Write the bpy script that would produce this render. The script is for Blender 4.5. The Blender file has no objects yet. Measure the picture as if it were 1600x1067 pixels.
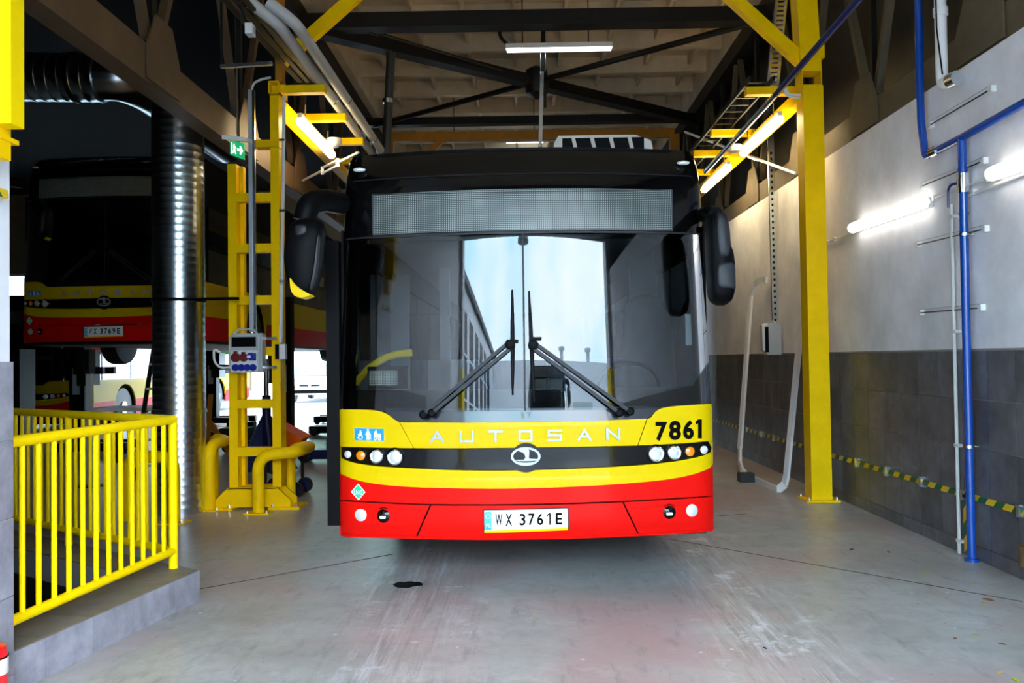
import bpy, bmesh, math, random
from mathutils import Vector, Matrix
from math import sin, cos, pi, sqrt, tan, atan2, radians as R
random.seed(7)
S = bpy.context.scene
C = bpy.context.collection

# ------------------------------------------------------------------ camera
W, H, F = 1600.0, 1067.0, 1350.0
CAM = Vector((0, 0, 1.5))
VPX, VPY, ROLL = 14.64, -27.7, R(0.75)
yaw = math.atan(VPX / F); pit = math.atan(-VPY / F)
fw = Vector((-sin(yaw) * cos(pit), cos(yaw) * cos(pit), sin(pit)))
rt = fw.cross(Vector((0, 0, 1))).normalized(); up = rt.cross(fw)
rt2 = rt * cos(ROLL) - up * sin(ROLL); up2 = up * cos(ROLL) + rt * sin(ROLL)
cd = bpy.data.cameras.new('camera'); cam = bpy.data.objects.new('camera', cd); C.objects.link(cam)
cd.sensor_width = 36; cd.lens = 36 * F / W; cd.clip_end = 400
M = Matrix((rt2, up2, -fw)).transposed().to_4x4(); M.translation = CAM
cam.matrix_world = M; S.camera = cam

def ray(u, v):
    return fw * F + rt2 * (u - W / 2) + up2 * (H / 2 - v)
def PY(u, v, y):                      # photo pixel -> point on the plane Y = y
    d = ray(u, v); return CAM + d * (y / d.y)
def PX(u, v, x):                      # -> point on the plane X = x
    d = ray(u, v); return CAM + d * (x / d.x)
def PZ(u, v, z=0.0):                  # -> point on the plane Z = z
    d = ray(u, v); return CAM + d * ((z - CAM.z) / d.z)

# ------------------------------------------------------------------ world, light, exposure
S.view_settings.view_transform = 'Standard'; S.view_settings.look = 'None'
S.view_settings.gamma = 1; S.view_settings.exposure = 1.5
S.view_settings.use_curve_mapping = False
wd = bpy.data.worlds.new('sky'); S.world = wd; wd.use_nodes = True
nt = wd.node_tree; nt.nodes.clear()
def WN(t, **k):
    n = nt.nodes.new(t)
    for a, b in k.items(): setattr(n, a, b)
    return n
tc = WN('ShaderNodeTexCoord'); nz = WN('ShaderNodeTexNoise'); nz.inputs['Scale'].default_value = 2.2
nz.inputs['Detail'].default_value = 5; nz.inputs['Roughness'].default_value = .55
cr = WN('ShaderNodeValToRGB'); cr.color_ramp.elements[0].position = .42; cr.color_ramp.elements[1].position = .60
cr.color_ramp.elements[0].color = (.44, .75, .93, 1); cr.color_ramp.elements[1].color = (.87, .94, 1.08, 1)
bg = WN('ShaderNodeBackground'); bg.inputs['Strength'].default_value = 9.0
wo = WN('ShaderNodeOutputWorld')
nt.links.new(tc.outputs['Generated'], nz.inputs['Vector']); nt.links.new(nz.outputs['Fac'], cr.inputs['Fac'])
nt.links.new(cr.outputs['Color'], bg.inputs['Color']); nt.links.new(bg.outputs[0], wo.inputs[0])

# ------------------------------------------------------------------ materials
def _n(m, t, **k):
    n = m.node_tree.nodes.new(t)
    for a, b in k.items(): setattr(n, a, b)
    return n
def mat(name, col, rough=.5, metal=0., coat=0., var=0., vs=6., bump=0., bs=60., rnd=0., spec=.5, emit=None, es=0., stretch=None):
    m = bpy.data.materials.new(name); m.use_nodes = True
    b = m.node_tree.nodes['Principled BSDF']; L = m.node_tree.links.new
    b.inputs['Base Color'].default_value = (*col, 1); b.inputs['Roughness'].default_value = rough
    b.inputs['Metallic'].default_value = metal; b.inputs['Coat Weight'].default_value = coat
    b.inputs['Coat Roughness'].default_value = .03
    b.inputs['Specular IOR Level'].default_value = spec
    if emit: b.inputs['Emission Color'].default_value = (*emit, 1); b.inputs['Emission Strength'].default_value = es
    if var or bump or rnd:
        t = _n(m, 'ShaderNodeTexCoord'); src = t.outputs['Object']
        if rnd: src = _n(m, 'ShaderNodeNewGeometry').outputs['Position']
        if stretch:
            mp = _n(m, 'ShaderNodeMapping'); mp.inputs['Scale'].default_value = stretch
            L(src, mp.inputs['Vector']); src = mp.outputs[0]
    if var or rnd:
        z = _n(m, 'ShaderNodeTexNoise'); z.inputs['Scale'].default_value = vs; z.inputs['Detail'].default_value = 6
        z.inputs['Roughness'].default_value = .65
        L(src, z.inputs['Vector'])
        mr = _n(m, 'ShaderNodeMapRange'); mr.inputs['From Min'].default_value = .3; mr.inputs['From Max'].default_value = .7
        mr.inputs['To Min'].default_value = 1 - var; mr.inputs['To Max'].default_value = 1 + var
        L(z.outputs['Fac'], mr.inputs['Value']); val = mr.outputs[0]
        if rnd:
            oi = _n(m, 'ShaderNodeObjectInfo'); m2 = _n(m, 'ShaderNodeMapRange')
            m2.inputs['To Min'].default_value = 1 - rnd; m2.inputs['To Max'].default_value = 1 + rnd
            L(oi.outputs['Random'], m2.inputs['Value'])
            mu = _n(m, 'ShaderNodeMath', operation='MULTIPLY'); L(val, mu.inputs[0]); L(m2.outputs[0], mu.inputs[1]); val = mu.outputs[0]
        mx = _n(m, 'ShaderNodeVectorMath', operation='SCALE'); mx.inputs[0].default_value = col
        L(val, mx.inputs['Scale']); L(mx.outputs[0], b.inputs['Base Color'])
    if bump:
        z2 = _n(m, 'ShaderNodeTexNoise'); z2.inputs['Scale'].default_value = bs; z2.inputs['Detail'].default_value = 4
        L(src, z2.inputs['Vector'])
        bp = _n(m, 'ShaderNodeBump'); bp.inputs['Strength'].default_value = bump; bp.inputs['Distance'].default_value = .01
        L(z2.outputs['Fac'], bp.inputs['Height']); L(bp.outputs[0], b.inputs['Normal'])
    return m
def glassmat(name, tint, ior, extra=0.):
    m = bpy.data.materials.new(name); m.use_nodes = True; N = m.node_tree; N.nodes.clear(); L = N.links.new
    o = _n(m, 'ShaderNodeOutputMaterial'); tr = _n(m, 'ShaderNodeBsdfTransparent'); tr.inputs[0].default_value = (*tint, 1)
    gl = _n(m, 'ShaderNodeBsdfGlossy'); gl.inputs['Roughness'].default_value = 0.0; gl.inputs[0].default_value = (1, 1, 1, 1)
    fr = _n(m, 'ShaderNodeFresnel'); fr.inputs[0].default_value = ior
    mx = _n(m, 'ShaderNodeMixShader'); L(fr.outputs[0], mx.inputs[0]); L(tr.outputs[0], mx.inputs[1]); L(gl.outputs[0], mx.inputs[2])
    L(mx.outputs[0], o.inputs[0]); return m

yel = mat('bus_yellow', (.64, .44, .001), .45, coat=.09, spec=.05)
red = mat('bus_red', (.68, .005, .003), .45, coat=.09, spec=.05)
blk = mat('gloss_black', (.002, .002, .0024), .10, coat=.16, spec=.2)
blkm = mat('matte_black', (.0022, .0022, .0027), .45, spec=.06)
rub = mat('black_rubber', (.006, .006, .006), .6, bump=.2)
cowl = mat('cowl_black', (.012, .013, .018), .22, coat=.30, spec=.3)
dgrey = mat('dark_plastic', (.010, .011, .014), .45, spec=.3)
steely = mat('steel_yellow', (.95, .58, .001), .42, var=.08, vs=4, spec=.08)
railm = mat('rail_yellow', (.98, .68, .001), .40, var=.05, vs=8, spec=.08)
orange = mat('steel_orange', (.50, .20, .006), .5, var=.15)
galv = mat('galvanised', (.62, .68, .72), .26, metal=1., var=.12, vs=14, bump=.05, bs=25)
alu = mat('aluminium', (.85, .87, .90), .30, metal=.25, var=.08, vs=20, stretch=(1, 1, .1))
chrome = mat('chrome', (.92, .93, .95), .08, metal=1.)
letterm = mat('letter_silver', (.36, .37, .37), .35, metal=.35)
dsteel = mat('dark_steel', (.006, .0055, .005), .5, var=.25, spec=.3)
brsteel = mat('brown_steel', (.10, .056, .024), .55, var=.25, vs=3)
wallm = mat('plaster_grey', (.80, .80, .84), .8, var=.16, vs=1.6, bump=.15, bs=20)
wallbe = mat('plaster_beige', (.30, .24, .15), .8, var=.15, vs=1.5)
whitew = mat('white_panel', (.75, .76, .80), .5, var=.04)
tilem = mat('tile_grey', (.100, .100, .112), .38, var=.45, vs=5, rnd=.22, bump=.05, bs=30)
tilek = mat('tile_kerb', (.26, .255, .30), .4, var=.30, vs=7, rnd=.12, bump=.08, bs=30)
grout = mat('grout', (.30, .29, .28), .9)
ceilm = mat('ceiling_concrete', (.58, .46, .31), .85, var=.18, vs=2, bump=.1, bs=15)
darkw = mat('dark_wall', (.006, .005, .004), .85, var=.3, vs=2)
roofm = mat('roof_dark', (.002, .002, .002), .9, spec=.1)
bluep = mat('pipe_blue', (.001, .055, .34), .22, coat=.5)
bluest = mat('blue_steel', (.003, .012, .10), .35)
plast = mat('white_plastic', (.75, .75, .73), .45)
greyp = mat('grey_plastic', (.42, .46, .48), .4)
redso = mat('socket_red', (.16, .006, .004), .4)
blueso = mat('socket_blue', (.003, .012, .30), .35)
orangep = mat('crate_orange', (.62, .095, .002), .6, bump=.2, bs=40, spec=.08)
amber = mat('amber_lens', (.95, .23, .004), .12, coat=1.)
lens = mat('lamp_lens', (.78, .82, .84), .15, coat=1., metal=.35)
plate = mat('plate_white', (.82, .84, .82), .4)
plateb = mat('plate_blue', (.03, .42, .62), .4)
plated = mat('plate_deep_blue', (.005, .04, .45), .4)
ink = mat('print_black', (.002, .002, .002), .7, spec=.05)
signb = mat('sign_blue', (.005, .26, .85), .4)
signw = mat('sign_white', (.88, .88, .88), .5)
signg = mat('sign_green', (.003, .62, .24), .4)
exitg = mat('exit_green', (.003, .17, .05), .4, emit=(.01, .5, .16), es=.25)
extw = mat('exit_white', (.85, .9, .88), .4, emit=(.85, 1, .95), es=.6)
redfx = mat('extinguisher_red', (.80, .006, .012), .3, coat=.7)
cream = mat('roof_cover_white', (.62, .58, .50), .4)
seatb = mat('seat_blue', (.02, .055, .10), .7, var=.2, vs=30)
intgr = mat('interior_grey', (.20, .22, .24), .55)
intdk = mat('interior_dark', (.03, .033, .038), .6)
hand = mat('handrail_yellow', (.90, .62, .004), .35, coat=.3)
leafy = mat('leaf_green', (.40, .46, .02), .6); leafb = mat('leaf_brown', (.24, .10, .035), .7); leafo = mat('leaf_ochre', (.52, .34, .03), .7)
oil = mat('oil_black', (.002, .002, .002), .5, spec=.2)
glass = glassmat('windscreen_glass', (.48, .53, .55), 1.52)
glassd = glassmat('side_glass', (.12, .14, .14), 1.5)
glassc = glassmat('clear_glass', (.85, .9, .9), 1.5)
lampw = mat('tube_warm', (.9, .9, .85), .4, emit=(1., .80, .45), es=12.)
lampc = mat('tube_white', (.9, .9, .9), .4, emit=(1., .93, .80), es=2.0)
lampf = mat('tube_far', (.9, .9, .9), .4, emit=(.75, .92, 1.), es=7.)
asph = mat('yard_asphalt', (.24, .24, .25), .9, var=.15)
carw = mat('car_white', (.85, .86, .88), .3, coat=1.)
bark = mat('bark', (.07, .05, .03), .9); foli = mat('foliage', (.07, .16, .03), .8, var=.4, vs=4)

def earth_mat():
    m = mat('earthing_stripes', (.02, .2, .05), .45); N = m.node_tree; L = N.links.new; b = N.nodes['Principled BSDF']
    t = _n(m, 'ShaderNodeTexCoord'); sx = _n(m, 'ShaderNodeSeparateXYZ'); L(t.outputs['Object'], sx.inputs[0])
    a = _n(m, 'ShaderNodeMath', operation='ADD'); L(sx.outputs['Y'], a.inputs[0]); L(sx.outputs['Z'], a.inputs[1])
    k = _n(m, 'ShaderNodeMath', operation='MULTIPLY'); L(a.outputs[0], k.inputs[0]); k.inputs[1].default_value = 4.6
    f = _n(m, 'ShaderNodeMath', operation='FRACT'); L(k.outputs[0], f.inputs[0])
    g = _n(m, 'ShaderNodeMath', operation='GREATER_THAN'); L(f.outputs[0], g.inputs[0]); g.inputs[1].default_value = .5
    mx = _n(m, 'ShaderNodeMix', data_type='RGBA'); L(g.outputs[0], mx.inputs['Factor'])
    mx.inputs['A'].default_value = (.005, .10, .03, 1); mx.inputs['B'].default_value = (.75, .48, .01, 1)
    L(mx.outputs['Result'], b.inputs['Base Color']); return m
earthm = earth_mat()

def led_mat(name, pitch, bgc, dot):
    m = mat(name, bgc, .25, coat=.45, spec=.3); N = m.node_tree; L = N.links.new; b = N.nodes['Principled BSDF']
    t = _n(m, 'ShaderNodeTexCoord'); sx = _n(m, 'ShaderNodeSeparateXYZ'); L(t.outputs['Object'], sx.inputs[0]); last = None
    for ax in ('X', 'Z'):
        k = _n(m, 'ShaderNodeMath', operation='MULTIPLY'); L(sx.outputs[ax], k.inputs[0]); k.inputs[1].default_value = 1 / pitch
        f = _n(m, 'ShaderNodeMath', operation='FRACT'); L(k.outputs[0], f.inputs[0])
        s = _n(m, 'ShaderNodeMath', operation='SUBTRACT'); L(f.outputs[0], s.inputs[0]); s.inputs[1].default_value = .5
        p = _n(m, 'ShaderNodeMath', operation='ABSOLUTE'); L(s.outputs[0], p.inputs[0])
        g = _n(m, 'ShaderNodeMath', operation='LESS_THAN'); L(p.outputs[0], g.inputs[0]); g.inputs[1].default_value = .28
        if last is None: last = g
        else:
            q = _n(m, 'ShaderNodeMath', operation='MULTIPLY'); L(last.outputs[0], q.inputs[0]); L(g.outputs[0], q.inputs[1]); last = q
    mx = _n(m, 'ShaderNodeMix', data_type='RGBA'); L(last.outputs[0], mx.inputs['Factor'])
    mx.inputs['A'].default_value = (*bgc, 1); mx.inputs['B'].default_value = (*dot, 1)
    L(mx.outputs['Result'], b.inputs['Base Color']); return m
ledm = led_mat('led_matrix', .0125, (.035, .048, .052), (.24, .27, .25))
ledi = led_mat('led_small', .011, (.05, .05, .05), (.65, .62, .5))

FOX = 7.35                                  # floor object origin is at X = -7.35
def floor_mat():
    m = mat('floor_concrete', (.27, .25, .25), .4); N = m.node_tree; L = N.links.new; b = N.nodes['Principled BSDF']
    t = _n(m, 'ShaderNodeTexCoord'); o = t.outputs['Object']
    def noise(scale, det=6, rough=.6, st=None):
        z = _n(m, 'ShaderNodeTexNoise'); z.inputs['Scale'].default_value = scale; z.inputs['Detail'].default_value = det
        z.inputs['Roughness'].default_value = rough
        if st:
            mp = _n(m, 'ShaderNodeMapping'); mp.inputs['Scale'].default_value = st; L(o, mp.inputs['Vector']); L(mp.outputs[0], z.inputs['Vector'])
        else: L(o, z.inputs['Vector'])
        return z.outputs['Fac']
    def rmp(src, a, bb):
        r = _n(m, 'ShaderNodeMapRange'); r.inputs['From Min'].default_value = a; r.inputs['From Max'].default_value = bb; L(src, r.inputs['Value']); return r.outputs[0]
    def mix(fac, A, B, k=1.):
        if k != 1.:
            q = _n(m, 'ShaderNodeMath', operation='MULTIPLY'); L(fac, q.inputs[0]); q.inputs[1].default_value = k; fac = q.outputs[0]
        x = _n(m, 'ShaderNodeMix', data_type='RGBA'); L(fac, x.inputs['Factor'])
        for s, c in (('A', A), ('B', B)):
            if isinstance(c, tuple): x.inputs[s].default_value = (*c, 1)
            else: L(c, x.inputs[s])
        return x.outputs['Result']
    c = mix(rmp(noise(.9), .3, .7), (.29, .275, .26), (.48, .47, .465))
    c = mix(rmp(noise(7, 8, .7), .45, .75), c, (.20, .185, .18), .6)             # fine mottling
    c = mix(rmp(noise(.8, 5, .6), .46, .62), c, (.40, .285, .28), .75)           # reddish stains
    sx = _n(m, 'ShaderNodeSeparateXYZ'); L(o, sx.inputs[0])                        # two wheel tracks along the bay
    def M(op, a_, b_=None):
        n = _n(m, 'ShaderNodeMath', operation=op)
        for i, q in enumerate((a_, b_)):
            if q is None: continue
            if isinstance(q, (int, float)): n.inputs[i].default_value = q
            else: L(q, n.inputs[i])
        return n.outputs[0]
    wob = M('MULTIPLY', M('SUBTRACT', noise(.6, 3), .5), .5)
    xr_ = M('ADD', M('SUBTRACT', sx.outputs['X'], .32 + FOX), wob)
    track = rmp(M('ABSOLUTE', M('SUBTRACT', M('ABSOLUTE', xr_), 1.02)), .48, .12)
    st1 = rmp(noise(1.3, 10, .8, (9, .55, 1)), .50, .66); st2 = rmp(noise(1.7, 10, .8, (11, .5, 1)), .50, .68)
    c = mix(M('MULTIPLY', st2, track), c, (.15, .12, .12), .85)
    c = mix(M('MULTIPLY', st1, track), c, (.66, .66, .70), .85)
    c = mix(M('MULTIPLY', rmp(noise(2.6, 10, .78), .555, .62), M('ADD', M('MULTIPLY', track, .8), .2)), c, (.66, .66, .70), .9)
    c = mix(rmp(noise(2.0, 9, .75, (4, 1, 1)), .54, .75), c, (.13, .12, .115), .8)
    v = _n(m, 'ShaderNodeTexVoronoi'); v.inputs['Scale'].default_value = 7; L(o, v.inputs['Vector'])
    sp = _n(m, 'ShaderNodeMath', operation='LESS_THAN'); L(v.outputs['Distance'], sp.inputs[0]); sp.inputs[1].default_value = .04
    c = mix(sp.outputs[0], c, (.07, .06, .055), .7)
    v2 = _n(m, 'ShaderNodeTexVoronoi'); v2.inputs['Scale'].default_value = 3.7; L(o, v2.inputs['Vector'])
    s2 = _n(m, 'ShaderNodeMath', operation='LESS_THAN'); L(v2.outputs['Distance'], s2.inputs[0]); s2.inputs[1].default_value = .045
    c = mix(s2.outputs[0], c, (.62, .62, .64), .8)
    L(c, b.inputs['Base Color'])
    b.inputs['Roughness'].default_value = .36
    bp = _n(m, 'ShaderNodeBump'); bp.inputs['Strength'].default_value = .08; bp.inputs['Distance'].default_value = .01
    L(noise(25, 5), bp.inputs['Height']); L(bp.outputs[0], b.inputs['Normal'])
    return m
def _r(m, src, a, b, c, d):
    r = _n(m, 'ShaderNodeMapRange'); m.node_tree.links.new(src, r.inputs['Value'])
    for k, v in zip(('From Min', 'From Max', 'To Min', 'To Max'), (a, b, c, d)): r.inputs[k].default_value = v
    return r.outputs[0]
floorm = floor_mat()

# ------------------------------------------------------------------ mesh tools
ORG = {}
def tag(o, label=None, cat=None, group=None, kind=None):
    if label: o['label'] = label
    if cat: o['category'] = cat
    if group: o['group'] = group
    if kind: o['kind'] = kind
    return o
def thing(name, label, cat, loc, group=None):
    o = bpy.data.objects.new(name, None); C.objects.link(o); o.location = loc; o.empty_display_size = .2
    ORG[o.name] = Vector(loc); return tag(o, label, cat, group)

class MB:
    def __init__(s): s.b = bmesh.new()
    def face(s, pts):
        return s.b.faces.new([s.b.verts.new(p) for p in pts])
    def box(s, x0, x1, y0, y1, z0, z1):
        v = [s.b.verts.new((x, y, z)) for x in (x0, x1) for y in (y0, y1) for z in (z0, z1)]
        for q in ((0, 1, 3, 2), (4, 6, 7, 5), (0, 4, 5, 1), (2, 3, 7, 6), (0, 2, 6, 4), (1, 5, 7, 3)): s.b.faces.new([v[i] for i in q])
        return s
    def bar(s, p, q, w, h=None, upv=(0, 0, 1)):
        p = Vector(p); q = Vector(q); h = h or w; d = (q - p).normalized(); u = Vector(upv)
        if abs(d.dot(u)) > .98: u = Vector((0, 1, 0))
        r = d.cross(u).normalized() * (w / 2); u = r.cross(d).normalized() * (h / 2)
        a = [s.b.verts.new(c + r * i + u * j) for c in (p, q) for i, j in ((-1, -1), (1, -1), (1, 1), (-1, 1))]
        for f in ((3, 2, 1, 0), (4, 5, 6, 7), (0, 1, 5, 4), (1, 2, 6, 5), (2, 3, 7, 6), (3, 0, 4, 7)): s.b.faces.new([a[i] for i in f])
        return s
    def tube(s, pts, r, seg=10, cap=True):
        pts = [Vector(p) for p in pts]; n = len(pts); rings = []
        rr = r if isinstance(r, (list, tuple)) else [r] * n
        t0 = (pts[1] - pts[0]).normalized(); u = Vector((0, 0, 1)) if abs(t0.z) < .9 else Vector((0, 1, 0))
        nrm = t0.cross(u).normalized()
        for i, p in enumerate(pts):
            t = ((pts[min(i + 1, n - 1)] - p).normalized() + (p - pts[max(i - 1, 0)]).normalized()).normalized()
            nrm = (nrm - t * nrm.dot(t)).normalized(); bn = t.cross(nrm)
            rings.append([s.b.verts.new(p + (nrm * cos(2 * pi * k / seg) + bn * sin(2 * pi * k / seg)) * rr[i]) for k in range(seg)])
        for a, b in zip(rings, rings[1:]):
            for k in range(seg): s.b.faces.new((a[k], a[(k + 1) % seg], b[(k + 1) % seg], b[k]))
        if cap: s.b.faces.new(rings[0][::-1]); s.b.faces.new(rings[-1])
        return s
    def lathe(s, prof, o, ax=(0, 0, 1), seg=24):
        ax = Vector(ax).normalized(); u = Vector((1, 0, 0)) if abs(ax.x) < .9 else Vector((0, 1, 0))
        n = ax.cross(u).normalized(); b = ax.cross(n); o = Vector(o); rings = []
        for r, h in prof:
            rings.append([s.b.verts.new(o + ax * h + (n * cos(2 * pi * k / seg) + b * sin(2 * pi * k / seg)) * max(r, 1e-4)) for k in range(seg)])
        for a, c in zip(rings, rings[1:]):
            for k in range(seg): s.b.faces.new((a[k], a[(k + 1) % seg], c[(k + 1) % seg], c[k]))
        s.b.faces.new(rings[0][::-1]); s.b.faces.new(rings[-1]); return s
    def prism(s, pts, d):
        d = Vector(d); a = [s.b.verts.new(p) for p in pts]; b = [s.b.verts.new(Vector(p) + d) for p in pts]; n = len(pts)
        s.b.faces.new(a[::-1]); s.b.faces.new(b)
        for k in range(n): s.b.faces.new((a[k], a[(k + 1) % n], b[(k + 1) % n], b[k]))
        return s
    def pillow(s, pts, d, prof=((0, .72), (.10, .88), (.3, .98), (.55, 1), (.8, .95), (.93, .85), (1, .7))):
        d = Vector(d); pts = [Vector(p) for p in pts]
        for _ in range(2): pts = [q for a, b in zip(pts, pts[1:] + pts[:1]) for q in (a * .8 + b * .2, a * .2 + b * .8)]
        c = sum(pts, Vector()) / len(pts); n = len(pts); rings = []
        for t, k in prof: rings.append([s.b.verts.new(c + (p - c) * k + d * t) for p in pts])
        for a, b in zip(rings, rings[1:]):
            for k in range(n): s.b.faces.new((a[k], a[(k + 1) % n], b[(k + 1) % n], b[k]))
        s.b.faces.new(rings[0][::-1]); s.b.faces.new(rings[-1]); return s
    def ball(s, c, r, seg=12, rings=8):
        bmesh.ops.create_uvsphere(s.b, u_segments=seg, v_segments=rings, radius=1,
            matrix=Matrix.Translation(c) @ Matrix.Diagonal((*((r, r, r) if not hasattr(r, '__len__') else r), 1))); return s
    def build(s, name, m, parent=None, smooth=35, bevel=0., kind=None, label=None):
        bm = s.b
        if bevel: bmesh.ops.bevel(bm, geom=[e for e in bm.edges if len(e.link_faces) == 2 and e.calc_face_angle(0) > .6], offset=bevel, segments=2, affect='EDGES', profile=.6)
        bmesh.ops.recalc_face_normals(bm, faces=bm.faces[:])
        me = bpy.data.meshes.new(name)
        if parent is not None: org = ORG[parent.name]
        else:
            xs = [v.co for v in bm.verts]; org = Vector(((min(v.x for v in xs) + max(v.x for v in xs)) / 2, (min(v.y for v in xs) + max(v.y for v in xs)) / 2, min(v.z for v in xs)))
        bmesh.ops.translate(bm, verts=bm.verts[:], vec=-org)
        bm.to_mesh(me); bm.free(); me.materials.append(m)
        if smooth:
            for p in me.polygons: p.use_smooth = True
            me.set_sharp_from_angle(angle=R(smooth))
        o = bpy.data.objects.new(name, me); C.objects.link(o); ORG[o.name] = org
        if parent is not None: o.parent = parent
        else: o.location = org
        if kind: o['kind'] = kind
        if label: o['label'] = label
        return o
def copy_tree(o, parent=None, skip=()):
    c = o.copy(); C.objects.link(c); c.parent = parent; ORG[c.name] = ORG[o.name]
    for ch in list(o.children):
        if ch.name.split('.')[0] in skip: continue
        copy_tree(ch, c, skip)
    return c
def inst(src, loc, parent=None, scale=None):
    c = src.copy(); C.objects.link(c); c.location = loc; c.parent = parent
    if scale: c.scale = scale
    return c
def fillet(pts, r, n=5):
    pts = [Vector(p) for p in pts]; out = [pts[0]]
    for a, b, c in zip(pts, pts[1:], pts[2:]):
        d1 = (a - b); d2 = (c - b); k = min(r, d1.length * .49, d2.length * .49)
        p = b + d1.normalized() * k; q = b + d2.normalized() * k
        for i in range(n + 1):
            t = i / n; out.append(p * (1 - t) ** 2 + b * 2 * t * (1 - t) + q * t * t)
    return out + [pts[-1]]
def struct(o, label, cat, kind='structure'): return tag(o, label, cat, kind=kind)
def textpolys(txt, bold=0., res=3):
    cu = bpy.data.curves.new('t', 'FONT'); cu.body = txt; cu.size = 1; cu.resolution_u = res; cu.offset = bold
    ob = bpy.data.objects.new('t', cu); C.objects.link(ob); bpy.context.view_layer.update()
    me = bpy.data.meshes.new_from_object(ob.evaluated_get(bpy.context.evaluated_depsgraph_get()))
    vs = [(v.co.x, v.co.y) for v in me.vertices]; fs = [list(p.vertices) for p in me.polygons]
    bpy.data.objects.remove(ob); bpy.data.meshes.remove(me)
    x0 = min(v[0] for v in vs); x1 = max(v[0] for v in vs); y0 = min(v[1] for v in vs); y1 = max(v[1] for v in vs)
    return [((x - x0) / (x1 - x0), (y - y0) / (y1 - y0)) for x, y in vs], fs

# ================================================================== the setting
XW = 3.30                                   # right wall face
K0 = Vector((-2.36, 3.95, 0)); K1 = Vector((-2.07, 5.49, 0)); dB = Vector((-.82, .57, 0)).normalized(); K2 = K1 + dB * 3.2
dA = (K1 - K0).normalized(); nA = Vector((-dA.y, dA.x, 0)); nB = Vector((-dB.y, dB.x, 0))
def isect(p, d, q, e):
    t = ((q.x - p.x) * e.y - (q.y - p.y) * e.x) / (d.x * e.y - d.y * e.x); return p + d * t
KW = .34
I1 = isect(K0 + nA * KW, dA, K1 + nB * .30, dB); I0 = K0 + nA * KW; I2 = K2 + nB * .30
pit = [I0, I1, I2, Vector((-5.4, 6.9, 0)), Vector((-5.4, 3.95, 0))]
mb = MB()
outer = [(-18, -1.2), (XW, -1.2), (XW, 26), (-18, 26)]
ed = []
for loop in ([Vector((x, y, 0)) for x, y in outer], pit):
    vs = [mb.b.verts.new(p) for p in loop]
    ed += [mb.b.edges.new((vs[i], vs[(i + 1) % len(vs)])) for i in range(len(vs))]
bmesh.ops.triangle_fill(mb.b, edges=ed, use_beauty=True)
for f in mb.b.faces:
    if f.normal.z < 0: f.normal_flip()
floor = struct(mb.build('floor', floorm, smooth=0), 'stained and scuffed grey concrete workshop floor', 'floor')
def joint(a, b):
    a = PZ(*a); b = PZ(*b); d = (b - a).normalized(); n = Vector((-d.y, d.x, 0)) * .006
    MB().prism([a + n, a - n, b - n, b + n], (0, 0, .0012)).build('floor_joint', mat('joint', (.04, .036, .032), .8) if 'joint' not in bpy.data.materials else bpy.data.materials['joint'], floor, smooth=0)
for a, b in (((308, 921), (612, 866)), ((1045, 842), (1598, 940)), ((455, 612 + 75), (520, 684)), ((1122, 806), (1165, 803))): joint(a, b)
mb = MB()
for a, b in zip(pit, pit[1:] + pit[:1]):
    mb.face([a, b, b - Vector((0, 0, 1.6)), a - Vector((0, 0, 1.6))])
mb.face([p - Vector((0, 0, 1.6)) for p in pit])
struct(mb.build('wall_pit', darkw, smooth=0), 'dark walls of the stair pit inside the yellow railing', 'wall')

# kerb around the pit, faced with tiles
KH = .19; up3 = Vector((0, 0, KH))
mb = MB(); mb.prism([K0, K1, I1, I0], (0, 0, KH - .012)); mb.prism([K1, K2, I2, I1], (0, 0, KH - .012))
kerb = struct(mb.build('trim_1', grout, smooth=0), 'low grey tiled kerb under the yellow railing beside the pit', 'kerb')
kt = mat('kerb_top', (.17, .145, .125), .55, var=.2, vs=6, rnd=.08)
cuts = [0.0, .44, .78, 1.09, 1.37, (K1 - K0).length]
LA = cuts[-1]
cuts = [0, .22, .56, .90, 1.24, LA]
for a, b in zip(cuts, cuts[1:]):
    p = K0 + dA * (a + .002); q = K0 + dA * (b - .002)
    MB().prism([p - nA * .010, q - nA * .010, q, p], (0, 0, KH - .004)).build('tile', tilek, kerb, smooth=0)
    p2 = p + nA * (KW - .002); q2 = q + nA * (KW - .002)
    if b == LA: q2 = I1
    MB().prism([p + up3 * .93, q + up3 * .93, q2 + up3 * .93, p2 + up3 * .93], (0, 0, .012)).build('tile', kt, kerb, smooth=0)
for k in range(9):
    p = K1 + dB * (k * .34 + .002); q = K1 + dB * ((k + 1) * .34 - .002)
    MB().prism([p - nB * .010, q - nB * .010, q, p], (0, 0, KH - .004)).build('tile', tilek, kerb, smooth=0)
    i0 = I1 + dB * (k * .34 + .002) if k else I1; i1 = I1 + dB * ((k + 1) * .34 - .002)
    MB().prism([p + up3 * .93, q + up3 * .93, i1 + up3 * .93, i0 + up3 * .93], (0, 0, .012)).build('tile', kt, kerb, smooth=0)

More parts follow.
